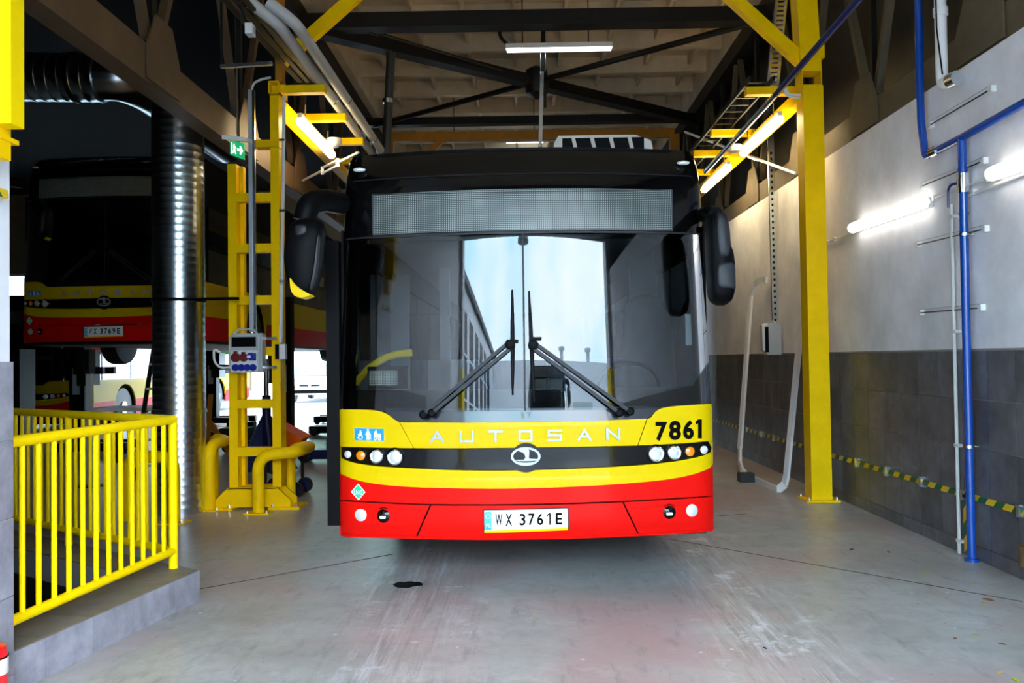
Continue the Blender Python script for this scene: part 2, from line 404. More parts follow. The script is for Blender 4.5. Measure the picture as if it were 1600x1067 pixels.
# right wall with tiled dado
TS = .353; ZT = 1.52
mb = MB(); mb.box(XW, XW + .2, -1.2, 26, 0, 3.62)
wr = struct(mb.build('wall_right', wallm, smooth=0), 'grey plastered right wall with dark tiled lower half', 'wall')
def tile_mesh(h, name='tile', m=tilem):
    o = MB().box(-.010, .006, .0028, TS - .0028, .0028, h - .0028).build(name, m, None, smooth=0); me = o.data
    bpy.data.objects.remove(o)
    for v in me.vertices: pass
    return me
def put(me, name, loc, parent):
    o = bpy.data.objects.new(name, me); C.objects.link(o); o.parent = parent; o.location = Vector(loc) - ORG[parent.name]; ORG[o.name] = Vector(loc); return o
tfull = tile_mesh(TS); hb = ZT - 4 * TS; tcut = tile_mesh(hb)
Y0t = PX(1547.7, 700, XW).y - 3 * TS
mb = MB().box(XW - .002, XW, -1.2, 26, 0, ZT); gr = mb.build('grout_bed', grout, wr, smooth=0)
for c in range(30):
    for r in range(5):
        z = ZT - (r + 1) * TS if r < 4 else 0
        put(tfull if r < 4 else tcut, 'tile', (XW - .004, Y0t + c * TS + TS / 2, z), wr)
mb = MB().box(XW - .010, XW - .002, Y0t + 30 * TS, 26, 0, ZT); mb.build('tile_field', tilem, wr, smooth=0, kind='stuff')
mb = MB().box(XW - .014, XW, -1.2, 26, ZT, ZT + .012); mb.build('tile_edging', grout, wr, smooth=0)
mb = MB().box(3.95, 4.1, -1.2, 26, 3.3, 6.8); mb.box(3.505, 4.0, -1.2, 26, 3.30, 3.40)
struct(mb.build('wall_upper_right', mat('upper_wall_dark', (.045, .036, .022), .9, var=.3, vs=1.5), smooth=0), 'beige upper wall set back behind the right roof truss', 'wall')  # base colour set dark brown over the whole upper wall

# short left wall beside the gate
XL = -2.325
mb = MB().box(XL - .42, XL, -1.2, 3.90, 0, 6.7)
wl = struct(mb.build('wall_left', whitew, smooth=0), 'white wall end with grey tiles below at the left edge', 'wall')
for r in range(5):
    z0 = ZT - (r + 1) * TS if r < 4 else 0; z1 = ZT - r * TS if r < 4 else hb
    for q in range(6):
        y1 = 3.912 - q * TS
        MB().box(XL - .002, XL + .010, y1 - TS + .003, y1, z0 + .002, z1 - .002).build('tile', tilek, wl, smooth=0)
# other walls
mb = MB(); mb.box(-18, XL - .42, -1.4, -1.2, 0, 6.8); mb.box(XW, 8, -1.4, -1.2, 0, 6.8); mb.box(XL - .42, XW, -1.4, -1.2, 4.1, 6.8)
struct(mb.build('wall_front', mat('front_wall', (.10, .10, .10), .9), smooth=0), 'dark grey front wall around the gate opening behind the viewer', 'wall')  # unseen wall, coloured dark so the glass and black paint reflect little
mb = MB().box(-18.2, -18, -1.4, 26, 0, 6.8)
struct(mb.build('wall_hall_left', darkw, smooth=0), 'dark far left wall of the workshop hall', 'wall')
mb = MB(); mb.box(-18, -17, 26, 26.2, 0, 6.8); mb.box(-17, -11, 26, 26.2, 0, 2.3); mb.box(-17, -11, 26, 26.2, 4.3, 6.8); mb.box(-11, -9.6, 26, 26.2, 0, 6.8)
mb.box(-9.6, -4.1, 26, 26.2, 4.3, 6.8); mb.box(-4.1, 4, 26, 26.2, 0, 6.8)
wb = struct(mb.build('wall_back', wallbe, smooth=0), 'beige back wall of the hall with an open gate and windows', 'wall')
for k in range(6):
    mb = MB(); x = -17 + k
    mb.box(x, x + .06, 26.02, 26.1, 2.3, 4.3); mb.box(x + .06, x + 1, 26.02, 26.1, 2.3, 2.38); mb.box(x + .06, x + 1, 26.02, 26.1, 3.25, 3.32); mb.box(x + .06, x + 1, 26.02, 26.1, 4.22, 4.3)
    w = struct(mb.build('window_%d' % (k + 1), whitew, smooth=0), 'white framed window pane number %s from left in the back wall' % ('one two three four five six'.split()[k]), 'window')
    MB().box(x + .06, x + 1, 26.05, 26.06, 2.38, 4.22).build('pane', glassc, w, smooth=0)

# ceilings
mb = MB().box(-2.95, 4.1, -1.4, 26.2, 6.78, 6.9)
ce = struct(mb.build('ceiling', ceilm, smooth=0), 'ribbed concrete roof slabs above the bay', 'ceiling')
for k in range(13):
    y = 11.55 + k * 1.17
    MB().box(-2.75, 3.30, y, y + .11, 6.5, 6.78).build('rib', ceilm, ce, smooth=0)
    for j in range(8):
        x = -2.35 + j * .76
        MB().box(x, x + .05, y + .11, y + 1.17, 6.62, 6.78).build('cross_rib', ceilm, ce, smooth=0)
MB().box(-2.95, -2.75, -1.2, 26, 6.3, 6.78).build('edge_beam', ceilm, ce, smooth=0)
MB().box(3.3, 3.5, -1.2, 26, 6.3, 6.78).build('edge_beam', ceilm, ce, smooth=0)
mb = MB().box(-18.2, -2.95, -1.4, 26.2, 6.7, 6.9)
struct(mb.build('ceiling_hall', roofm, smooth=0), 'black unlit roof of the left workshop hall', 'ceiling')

# gate jambs and yard outside (reflected in the windscreen)
for x0, x1, side in ((XL - .05, XL + .12, 'left'), (XW - .12, XW + .05, 'right')):
    mb = MB().box(x0, x1, -1.45, -1.15, 0, 4.1); j = struct(mb.build('trim_gate_%s' % side, whitew, smooth=0), 'white %s jamb of the gate behind the viewer' % side, 'jamb')
    MB().box(x0 - .01, x1 + .01, -1.47, -1.10, 0, 2.1).build('guard', railm, j, smooth=0)
mb = MB().face([(-60, -70, -.01), (40, -70, -.01), (40, -1.2, -.01), (-60, -1.2, -.01)])
yb = MB(); yb.face([(-60, -70, -.01), (40, -70, -.01), (40, -1.2, -.01), (-60, -1.2, -.01)]); yb.face([(-60, 26, -.01), (40, 26, -.01), (40, 80, -.01), (-60, 80, -.01)])
struct(yb.build('ground', asph, smooth=0), 'grey paved yard outside the workshop gates', 'ground')
# long building on the left of the yard
bl = thing('yard_building', 'long pale building with white windows along the left of the yard', 'building', (-6.4, -24, 0))
MB().box(-14, -6.4, -44, -4.0, 0, 6.6).build('wall', wallm, bl, smooth=0)
MB().box(-14.3, -6.0, -44.3, -3.7, 6.6, 6.9).build('roof', dgrey, bl, smooth=0)
for k in range(11):
    y = -6.4 - k * 3.4
    w = MB().box(-6.42, -6.36, y - 2.4, y, 1.0, 5.9).build('window_frame', whitew, bl, smooth=0)
    for i in range(2):
        for j in range(3): MB().box(-6.37, -6.35, y - 1.18 - i * 1.14, y - .1 - i * 1.14, 1.1 + j * 1.6, 2.6 + j * 1.6).build('pane', dgrey, w, smooth=0)
b2 = thing('hall_building', 'plain pale hall across the yard with grey gates and roof vents', 'building', (8, -34, 0))
MB().box(-6, 34, -44, -34, 0, 5.6).build('wall', whitew, b2, smooth=0)
for k in range(5): MB().box(2.5 + k * 6, 6.0 + k * 6, -34.0, -33.94, 0, 3.4).build('gate', greyp, b2, smooth=0)
for k, x in enumerate((7, 12)): MB().lathe([(.3, 0), (.3, .8), (.55, .8), (.55, .95)], (x, -36, 5.6)).build('roof_vent', greyp, b2)
lp = thing('lamp_post', 'tall grey yard lamp post with a round head', 'lamp post', (.15, -24, 0))
MB().tube([(.15, -24, 0), (.15, -24, 9.5)], [.11, .06]).build('pole', dgrey, lp)
MB().lathe([(.05, 9.4), (.75, 9.55), (.6, 9.8), (.05, 9.9)], (.15, -24, 0)).build('head', dgrey, lp)
def tree(x, y, h, label):
    t = thing('tree', label, 'tree', (x, y, 0), 'trees in the yard')
    MB().tube([(x, y, 0), (x + .1, y, h * .45)], [.18, .1]).build('trunk', bark, t)
    mb = MB(); rg = random.Random(int(x * 7 + y))
    for k in range(140):
        a = rg.random() * 6.28; z = h * (.28 + .7 * rg.random()); rr = h * .28 * sqrt(rg.random()) * (1.15 - abs(z / h - .55))
        mb.b.faces.ensure_lookup_table()
        c = Vector((x + cos(a) * rr, y + sin(a) * rr, z)); s = .35 + .35 * rg.random()
        bmesh.ops.create_icosphere(mb.b, subdivisions=1, radius=s, matrix=Matrix.Translation(c) @ Matrix.Rotation(rg.random() * 3, 4, 'X') @ Matrix.Diagonal((1, .6, .8, 1)))
    mb.build('foliage', foli, t, smooth=0)
tree(19, -27, 9, 'leafy green tree beside the hall across the yard')
tree(29, -24, 8, 'smaller leafy tree right of the hall across the yard')
for i, (x, y, h) in enumerate(((-14.6, 46, 8), (-9.0, 47, 8), (-3.4, 46, 8), (-11.8, 54, 9), (-5.8, 54, 9))):
    tree(x, y, h, ['leafy tree outside at the far left beyond the back gate', 'leafy tree outside behind the yellow ladder column', 'leafy tree outside hidden behind the parked bus front', 'taller rear tree outside left of the ladder column', 'taller rear tree outside just left of the black bus mirror'][i])

# ================================================================== the bus
F0 = 5.65; X0 = PY(821.5, 720, F0).x; BHW = 1.275
def sc_(z): return 1 - .03 * max(0., (z - 1.2) / 1.8)
def fy(x, z):
    ax = min(abs(x), BHW); y = F0 + .115 * ax * ax
    if ax > 1.14:
        t = min((ax - 1.14) / .137, .9995); y += .11 * (1 - sqrt(1 - t * t))
    if z > 1.15: y += (z - 1.15) * .0524
    if z > 2.62: y += 1.6 * (z - 2.62) ** 2
    if z < .42: y += (.42 - z) * .3
    return y
def BX(u, v):
    y = F0 + .05
    for _ in range(9):
        p = PY(u, v, y); x = (p.x - X0) / sc_(p.z); y = fy(x, p.z)
    return (max(-BHW, min(BHW, x)), p.z)
def surf(x, z, off=0.): return Vector((X0 + x * sc_(z), fy(x, z) - off, z))
def interp(line, u):
    n = len(line)
    if u <= line[0][0]: return line[0][1]
    if u >= line[-1][0]: return line[-1][1]
    for i in range(n - 1):
        if line[i][0] <= u <= line[i + 1][0]: break
    def sl(k):
        a = line[max(k - 1, 0)]; b = line[min(k + 1, n - 1)]; return (b[1] - a[1]) / (b[0] - a[0])
    (x0, y0), (x1, y1) = line[i], line[i + 1]; h = x1 - x0; t = (u - x0) / h
    return (2*t**3 - 3*t*t + 1) * y0 + (t**3 - 2*t*t + t) * h * sl(i) + (-2*t**3 + 3*t*t) * y1 + (t**3 - t*t) * h * sl(i + 1)
def along(line, a, b, n=40): return [(a + (b - a) * k / n, interp(line, a + (b - a) * k / n)) for k in range(n + 1)]
def band(A, a0, a1, B, b0, b1, n=40): return along(A, a0, a1, n) + along(B, b0, b1, n)[::-1]
def patch(name, polys, m, parent, off=0., thick=.02, step=.05, xz=False, smooth=40, crease=None, zstep=.12, label=None, bev=0.):
    bm = bmesh.new()
    for poly in polys:
        pts = poly if xz else [BX(u, v) for u, v in poly]
        clean = []
        for p in pts:
            if not clean or (abs(p[0] - clean[-1][0]) + abs(p[1] - clean[-1][1])) > 1e-5: clean.append(p)
        if abs(clean[0][0] - clean[-1][0]) + abs(clean[0][1] - clean[-1][1]) < 1e-5: clean.pop()
        f = bm.faces.new([bm.verts.new((x, 0, z)) for x, z in clean])
    bm.normal_update(); bmesh.ops.triangulate(bm, faces=bm.faces[:])
    xs = [v.co.x for v in bm.verts]; zs = [v.co.z for v in bm.verts]
    for co, lo, hi, st in (((1, 0, 0), min(xs), max(xs), step), ((0, 0, 1), min(zs), max(zs), zstep)):
        k = math.floor(lo / st) + 1
        while k * st < hi - 1e-4:
            if abs(k * st) <= 3.2: bmesh.ops.bisect_plane(bm, geom=bm.verts[:] + bm.edges[:] + bm.faces[:], dist=1e-5, plane_co=Vector(co) * (k * st), plane_no=co)
            k += 1
        if co[0] == 1:
            for s in (-1, 1):
                for q in (1.16, 1.18, 1.205, 1.22, 1.235, 1.25, 1.26, 1.268):
                    if lo < s * q < hi: bmesh.ops.bisect_plane(bm, geom=bm.verts[:] + bm.edges[:] + bm.faces[:], dist=1e-5, plane_co=(s * q, 0, 0), plane_no=(1, 0, 0))
        else:
            for q in (1.15, .42, 2.68, 2.74, 2.8, 2.86, 2.92) + tuple(crease[1] if crease else ()):
                if lo < q < hi: bmesh.ops.bisect_plane(bm, geom=bm.verts[:] + bm.edges[:] + bm.faces[:], dist=1e-5, plane_co=(0, 0, q), plane_no=(0, 0, 1))
    bmesh.ops.remove_doubles(bm, verts=bm.verts[:], dist=1e-5)
    for f in bm.faces:
        if f.normal.y > 0: f.normal_flip()
    front = bm.faces[:]
    r = bmesh.ops.extrude_face_region(bm, geom=front)
    back = set(e for e in r['geom'] if isinstance(e, bmesh.types.BMVert))
    base = {v: (v.co.x, v.co.z) for v in bm.verts}
    for v, (x, z) in base.items():
        o = off(x, z) if callable(off) else off
        if crease: o += crease[0](x, z)
        v.co = surf(x, z, o if v in back else o - thick)
    mb = MB(); mb.b.free(); mb.b = bm
    return mb.build(name, m, parent, smooth=smooth, label=label)
def circ(c, rx, ry=None, n=28): ry = ry or rx; return [(c[0] + rx * cos(2 * pi * k / n), c[1] + ry * sin(2 * pi * k / n)) for k in range(n)]
def pxtext(name, txt, quad, m, parent, off=.004, thick=.003, bold=0., label=None):
    """lettering laid on the bus front; quad = px corners tl, tr, br, bl"""
    vs, fs = textpolys(txt, bold); (a, b, c, d) = [Vector(q) for q in quad]; bm = bmesh.new(); vv = []
    for x, y in vs:
        p = (a * (1 - x) + b * x) * y + (d * (1 - x) + c * x) * (1 - y); q = BX(p.x, p.y); vv.append(bm.verts.new(surf(q[0], q[1], off)))
    for f in fs:
        try: bm.faces.new([vv[i] for i in f])
        except ValueError: pass
    mb = MB(); mb.b.free(); mb.b = bm
    return mb.build(name, m, parent, smooth=0, label=label)

def glyphs(name, items, m, parent, off=.004, bold=0., label=None, one=.22):
    bm = bmesh.new()
    for ch, u0, u1, vt, vb in items:
        if ch == '1':
            w = one * (vb - vt) * .62; polys = [[(u1 - w, vt), (u1, vt), (u1, vb), (u1 - w, vb)], [(u1 - w, vt), (u1 - w * .2, vt), (u0 + w * .3, vt + (u1 - u0) * .85), (u0 - w * .1, vt + (u1 - u0) * .45)]]
            for q in polys: bm.faces.new([bm.verts.new(surf(*BX(*p), off)) for p in q])
            continue
        vs, fs = textpolys(ch, bold); vv = []
        for x, y in vs: vv.append(bm.verts.new(surf(*BX(u0 + (u1 - u0) * x, vb + (vt - vb) * y), off)))
        for f in fs:
            try: bm.faces.new([vv[i] for i in f])
            except ValueError: pass
    mb = MB(); mb.b.free(); mb.b = bm
    return mb.build(name, m, parent, smooth=0, label=label)
def plate_items(num):
    bx = ((774.4, 785, 801.6, 820.4), (790, 800.4, 801.2, 820), (812, 821, 801, 819.5), (825.4, 835.3, 800.8, 819.2), (839, 848.7, 800.5, 818.8), (854.2, 860.2, 800.3, 818.4), (868, 878, 799.9, 818))
    return [(c, *(b if c == '1' or i != 5 else (853, 862, b[2], b[3]))) for i, (c, b) in enumerate(zip(num, bx))]
L_top = [(522, 639.5), (560, 640), (585, 641), (598, 644), (608, 649), (617, 656), (624, 659.5), (660, 660), (740, 660.3), (822, 659.5), (920, 657.5), (1010, 654), (1017, 652.5), (1023, 644), (1034, 638), (1050, 635), (1080, 632.8), (1120, 630)]
L_st = [(524, 695.5), (535, 697.5), (560, 698.5), (600, 699.3), (646, 700), (740, 700), (822, 699), (920, 697.5), (996, 695.8), (1040, 694), (1080, 691.5), (1120, 687.5)]
L_sb = [(534, 715), (545, 720), (565, 724.5), (600, 728.5), (640, 730.8), (700, 733.5), (760, 734.5), (822, 734), (900, 731.5), (960, 728.5), (1000, 726), (1040, 722), (1070, 717.5), (1095, 712), (1110, 706.5)]
L_yr = [(522.5, 731), (530, 738), (542, 744.5), (560, 750.5), (590, 756.2), (640, 760.5), (700, 762.5), (760, 763.3), (822, 762.8), (900, 760), (960, 756.5), (1020, 751.5), (1060, 746), (1090, 739), (1108, 731.5), (1120, 724)]
L_gap = [(524, 779.5), (560, 782), (620, 785), (672, 787), (740, 787.5), (822, 786.8), (900, 785), (974, 782), (1020, 779.5), (1080, 776), (1119, 773)]
L_bot = [(527, 834), (540, 837.5), (600, 839.5), (652, 841), (740, 842.5), (822, 842), (900, 840.5), (998, 836.5), (1060, 833), (1105, 829.5), (1118, 827)]
def shift(line, d): return [(u, v + d) for u, v in line]

def make_bus():
    bus = thing('city_bus', 'large yellow and red city bus with black windscreen surround parked in the bay', 'bus', (X0, F0 + 6, 0))
    P = lambda n, polys, m, **k: patch(n, polys, m, bus, **k)
    cz = lambda zc, h, w: (lambda x, z: h * max(0., 1 - abs(z - zc) / w) ** 1.5)
    # --- skins of the front
    P('front_panel', [band(L_top, 625, 1010.5, L_st, 647, 995.5)], yel, crease=(lambda x, z: .004 * min(1, max(0, (1.085 - z) / .03)), (1.085, 1.07, 1.055)))
    P('corner_panel', [band(L_top, 521, 624, L_st, 521, 646)], yel, off=.002)
    P('corner_panel', [band(L_top, 1012, 1120.5, L_st, 997, 1120.5)], yel, off=.002)
    low = along(L_sb, 534, 1110, 60)
    poly = [(521, 699), (533.5, 699.5)] + [(532, 708)] + shift(low, .8) + [(1112, 700), (1107, 689.5), (1120.5, 689)] + along(L_yr, 1120.5, 521, 60)
    P('lower_panel', [poly], yel, crease=(lambda x, z: .006 * min(1, max(0, (.735 - z) / .028)) if abs(x) < 1.0 else .006 * min(1, max(0, (.735 - z) / .028)) * max(0, (1.2 - abs(x)) / .2), (.735, .72, .707)))
    P('red_band', [band(L_yr, 521, 1120.5, L_gap, 521, 1120.5, 60)], red, off=.010)
    g2 = shift(L_gap, 2.2)
    zc = BX(822, 800)[1]
    bc = lambda x, z: .012 + .02 * min(1, max(0, (.36 - z) / -.03 if 0 else 0))
    P('bumper_centre', [band(g2, 674, 972, L_bot, 651.5, 997)], red, off=.016)
    P('bumper_corner', [band(g2, 521, 671.5, L_bot, 521, 648.5)], red, off=.012)
    P('bumper_corner', [band(g2, 974.5, 1120.5, L_bot, 999.5, 1120.5)], red, off=.012)
    # recessed fog lamp bays
    P('lamp_recess', [[(548, 793), (662, 796), (640, 822), (552, 820)]], red, off=.017, thick=.006)
    P('lamp_recess', [[(984, 793), (1100, 787), (1096, 813), (1004, 822)]], red, off=.017, thick=.006)
    P('lower_lip', [band(shift(L_bot, -4), 530, 1115, shift(L_bot, 0), 530, 1115)], red, off=.022, thick=.02)
    # dark band with the lamps
    top = along(L_st, 533.5, 790, 40) + [(797, 696.5), (804, 692.5), (812, 690.6), (821, 690), (830, 690.4), (838, 692.3), (845, 696)] + along(L_st, 852, 1106, 40)
    bot = [(1112, 700)] + along(L_sb, 1110, 850, 40) + [(836, 734.5), (828, 737.5), (821, 738), (814, 737), (806, 734.6)] + along(L_sb, 790, 534, 40)
    P('lamp_strip', [[(u, v + 1.0) for u, v in top] + [(u, v - .6) for u, v in bot]], blk, off=.003)
    # black surround, cowl, header
    P('cowl', [band([(600, 637.5), (822, 638), (1040, 634)], 600, 1040, L_top, 606, 1022)], cowl, off=lambda x, z: -.012 + .016 * min(1, max(0, (1.165 - z) / .085)), thick=.01)
    zwb, zwt = 1.165, 2.335
    P('lower_mask', [[(-1.275, 1.05), (-.95, 1.05), (-.95, zwb), (.95, zwb), (.95, 1.05), (1.275, 1.05), (1.275, 1.305), (-1.275, 1.305)]], blk, xz=True, off=-.02, thick=.015)
    for s in (-1, 1):
        P('pillar', [[(s * 1.275, 1.305), (s * 1.145, 1.305), (s * 1.145, 2.30), (s * 1.275, 2.30)]], blk, xz=True, off=-.012, thick=.03)
    hd = P('header', [[(-1.275, 2.30), (1.275, 2.30), (1.275, 2.965), (-1.275, 2.965)]], blk, xz=True, off=-.02, thick=.02)
    P('header_glass', [[(-1.20, 2.345), (1.20, 2.345), (1.20, 2.735), (-1.20, 2.735)]], blk, xz=True, off=.0, thick=.012)
    P('header_trim', [[(-1.20, 2.737), (1.20, 2.737), (1.20, 2.745), (-1.20, 2.745)]], dgrey, xz=True, off=.006, thick=.01)
    P('windscreen_trim', [[(-1.24, 2.333), (1.24, 2.333), (1.24, 2.343), (-1.24, 2.343)]], dgrey, xz=True, off=.006, thick=.01)
    dsp = P('destination_display', [[(582, 304.5), (1049.5, 297), (1050.5, 360), (583, 367)]], ledm, off=.003, thick=.006)
    b0 = BX(582, 304.5); b1 = BX(1050, 360)
    mb = MB()
    for a, b in (((582, 304), (1049.5, 296.5)), ((583, 367.5), (1050.5, 360.5)), ((582, 304), (583, 367.5)), ((1049.5, 296.5), (1050.5, 360.5))):
        n = 14
        for k in range(n):
            t0 = k / n; t1 = (k + 1) / n; A = Vector(a); B_ = Vector(b); p = A * (1 - t0) + B_ * t0; q = A * (1 - t1) + B_ * t1
            mb.bar(surf(*BX(*p), .004), surf(*BX(*q), .004), .008, .006)
    mb.build('display_frame', dgrey, dsp)
    # --- windscreen: two curved panes and the joint between
    def pane(x0, x1, nx):
        mb = MB(); nz_ = 8; g = [[mb.b.verts.new(surf(x0 + (x1 - x0) * i / nx, zwb + (zwt - zwb) * j / nz_, .002)) for j in range(nz_ + 1)] for i in range(nx + 1)]
        for i in range(nx):
            for j in range(nz_): mb.b.faces.new((g[i][j], g[i + 1][j], g[i + 1][j + 1], g[i][j + 1]))
        return mb.build('windscreen', glass, bus, smooth=60)
    pane(-1.262, -.004, 60); pane(.004, 1.262, 60)
    MB().tube([surf(0, zwb + (zwt - zwb) * k / 8, .004) for k in range(9)], .006, 6).build('windscreen_joint', dgrey, bus)
    # --- wipers
    def wip(piv, joint, blade, label):
        w = None
        mb = MB()
        for i, (a, b) in enumerate(zip(piv, joint)):
            pa = surf(*BX(*a), .05); pb = surf(*BX(*b), .045); mb.bar(pa, pb, .022, .014, (0, -1, 0))
        w = mb.build('wiper_arm', dgrey, bus, bevel=.003)
        for a in piv: MB().lathe([(.026, -.02), (.03, .03), (.018, .04)], surf(*BX(*a), .02), (0, -1, 0), 14).build('wiper_pivot', blkm, w)
        mb = MB(); mb.lathe([(.034, 0), (.034, .025), (.02, .03)], surf(*BX(*(Vector(joint[0]) * .5 + Vector(joint[1]) * .5)), .03), (0, -1, 0), 12)
        mb.build('wiper_joint', blkm, w)
        mb = MB(); top, bt = blade
        pts = [surf(*BX(*(Vector(top) * (1 - k / 6) + Vector(bt) * (k / 6))), .022) for k in range(7)]
        mb.tube(pts, [.006, .010, .013, .014, .013, .010, .006], 6)
        bl_ = mb.build('wiper_blade', blkm, bus)
        m = MB(); c = Vector(joint[1]); m.bar(surf(*BX(c.x - 9, c.y - 8), .03), surf(*BX(c.x + 9, c.y - 8), .03), .014, .02); m.build('blade_clip', blkm, bl_)
    wip(((663, 647), (676, 644.5)), ((793, 536), (801, 541)), ((800.5, 453), (801, 617)), 'left')
    wip(((966, 644), (983, 642)), ((829, 541), (837, 537)), ((826.5, 455), (834.5, 627)), 'right')
    # --- lamps in the dark band and bumper
    def lamp(name, c, r, kind):
        x, z = BX(*c); p = surf(x, z, .006); nrm = Vector((x * .23, -1, 0)).normalized()
        rr = r / 1350 * p.y
        mb = MB().lathe([(rr * 1.25, -.02), (rr * 1.25, .004), (rr * 1.12, .010), (rr * 1.05, .004)], p, nrm, 26); o = mb.build(name, blk if kind != 'fog' else red, bus)
        if kind == 'head':
            mb = MB().lathe([(rr * 1.04, 0), (rr * 1.04, .012), (rr * .90, .017), (rr * .86, .010), (rr * .6, .004)], p, nrm, 26); mb.build('bezel', chrome, o)
            MB().lathe([(rr * .80, .004), (rr * .7, .016), (rr * .4, .024), (.002, .027)], p, nrm, 24).build('lens', lens, o)
        elif kind == 'amber': MB().lathe([(rr, .0), (rr * .95, .010), (rr * .5, .018), (.002, .02)], p, nrm, 22).build('lens', amber, o)
        elif kind == 'black':
            MB().lathe([(rr, .0), (rr * .95, .012), (rr * .6, .022), (.002, .026)], p, nrm, 22).build('lens', blk, o)
            m = MB(); m.box(p.x - rr * .45, p.x + rr * .35, p.y - .034, p.y - .02, p.z - rr * .3, p.z + rr * .08); m.build('reflector', lens, o)
        else:
            MB().lathe([(rr * .98, .0), (rr * .96, .010), (rr * .6, .018), (.002, .022)], p, nrm, 22).build('lens', lens, o)
    for c, r, k in (((544.5, 709.5), 6, 'pos'), ((564.5, 711.3), 7.6, 'amber'), ((589, 712.4), 10.6, 'head'), ((617.5, 714), 12, 'head'),
                    ((1025, 709), 12, 'head'), ((1053, 706.8), 10.8, 'head'), ((1077.3, 705), 7.8, 'amber'), ((1099, 702.5), 6.5, 'pos')): lamp('head_lamp', c, r, k)
    for c, r, k in (((565, 804), 10.3, 'fog'), ((600, 805.5), 11, 'black'), ((1045, 800), 10.8, 'black'), ((1080, 797), 10.2, 'fog')): lamp('fog_lamp', c, r, k)
    for c in ((562, 266), (1067, 255)):
        x, z = BX(*c); p = surf(x, z, .012)
        m = MB().ball(p, (.045, .02, .016), 14, 8); m.build('marker_lamp', lens, bus)
    # --- lettering, emblem, signs
    def stroke(pts, w):                       # polyline -> quads (px)
        out = []
        for a, b in zip(pts, pts[1:]):
            a = Vector(a); b = Vector(b); d = (b - a).normalized(); n = Vector((-d.y, d.x)) * w / 2; a = a - d * w * .5; b = b + d * w * .5
            out.append([tuple(a + n), tuple(b + n), tuple(b - n), tuple(a - n)])
        return out
    hh = 8.3; ww = 9.3
    GL = {'A': [[(-1, 1), (0, -1), (1, 1)], [(-.45, .35), (.45, .35)]], 'U': [[(-1, -1), (-1, 1), (1, 1), (1, -1)]], 'T': [[(-1.05, -1), (1.05, -1)], [(0, -1), (0, 1)]],
          'O': [[(-1, -1), (1, -1), (1, 1), (-1, 1), (-1, -1)]], 'S': [[(1, -1), (-1, -1), (-1, 0), (1, 0), (1, 1), (-1, 1)]], 'N': [[(-1, 1), (-1, -1), (1, 1), (1, -1)]]}
    for ch, cx, cy in (('A', 683.3, 682), ('U', 729.5, 681.5), ('T', 774.3, 681), ('O', 821, 680.6), ('S', 866.5, 679.8), ('A', 913, 679), ('N', 957.7, 678)):
        polys = []
        for st in GL[ch]: polys += stroke([(cx + x * ww, cy + y * (hh - 1)) for x, y in st], 3.4)
        bmx = []
        patch('letter', polys, letterm, bus, off=.020, thick=.012, step=.2, zstep=.5, smooth=30, label='raised silver letter %s' % ch)
    em = P('emblem', [circ((822, 714.5), 23.5, 23, 32)], blk, off=.018, thick=.02, label='oval silver emblem on a round black boss')
    E = lambda x, y: (780 + x / 16.41, 680 + y / 16.41)
    polys = []; N_ = 40; co = (680, 532); 
    for k in range(N_):
        a0 = 2 * pi * k / N_; a1 = 2 * pi * (k + 1) / N_
        polys.append([E(co[0] + rx * cos(a), co[1] + ry * sin(a)) for a, rx, ry in ((a0, 378, 238), (a1, 378, 238), (a1, 318, 186), (a0, 318, 186))])
    polys.append([E(*p) for p in ((500, 398), (540, 355), (640, 340), (760, 362), (770, 400), (760, 585), (1000, 600), (960, 632), (880, 645), (680, 650), (490, 650), (400, 622), (640, 612), (672, 560), (655, 490), (600, 425))])
    polys.append([E(*p) for p in ((440, 660), (520, 680), (680, 692), (850, 680), (930, 655), (900, 720), (680, 760), (470, 720))])
    patch('emblem_ring', polys, letterm, em, off=.028, thick=.010, step=.3, zstep=.5, smooth=30)
    glyphs('fleet_number', (('7', 1024, 1042.5, 658.8, 688.8), ('8', 1045, 1064, 657, 687.5), ('6', 1067, 1084, 656, 686.3), ('1', 1086.5, 1096.5, 655, 684.8)), ink, bus, off=.0055, bold=.04, label='black fleet number 7861', one=.33)
    sg = P('access_sign', [[(554, 669), (600, 670), (600, 688.5), (554.3, 687.5)]], signb, off=.0045, thick=.003, label='blue sticker with wheelchair, walker and pram symbols')
    Sg = lambda x, y: (540 + x / 8.89, 655 + y / 8.89)
    polys = [circ(Sg(208, 162), 1.3), [Sg(*p) for p in ((197, 175), (225, 175), (228, 215), (240, 232), (190, 230), (170, 205), (195, 200))], [Sg(*p) for p in ((165, 255), (185, 225), (197, 230), (180, 262))]]
    def ring(c, r0, r1, n=20): return [[(c[0] + r * cos(a), c[1] + r * sin(a)) for r, a in ((r0, 6.2832 * k / n), (r0, 6.2832 * (k + 1) / n), (r1, 6.2832 * (k + 1) / n), (r1, 6.2832 * k / n))] for k in range(n)]
    polys += ring(Sg(208, 248), 2.6, 3.7) + [circ(Sg(312, 144), 1.4), [Sg(*p) for p in ((300, 160), (326, 160), (345, 200), (355, 220), (340, 225), (332, 210), (338, 285), (316, 285), (312, 240), (308, 285), (290, 285), (295, 205), (285, 222), (276, 215), (290, 175))], [Sg(*p) for p in ((346, 225), (352, 225), (357, 285), (350, 285))]]
    polys += [[Sg(*p) for p in ((432, 150), (436, 200), (492, 200), (490, 245), (398, 245), (395, 205), (402, 175), (415, 158))]] + ring(Sg(414, 268), 1.3, 2.6) + ring(Sg(472, 270), 1.3, 2.6)
    patch('symbols', polys, signw, sg, off=.0062, thick=.0012, step=.3, zstep=.5, smooth=0)
    dm = P('fuel_diamond', [[(559.8, 755), (571.5, 768.5), (560.8, 781), (549, 768)]], signw, off=.0125, thick=.002, label='green diamond sticker reading LNG')
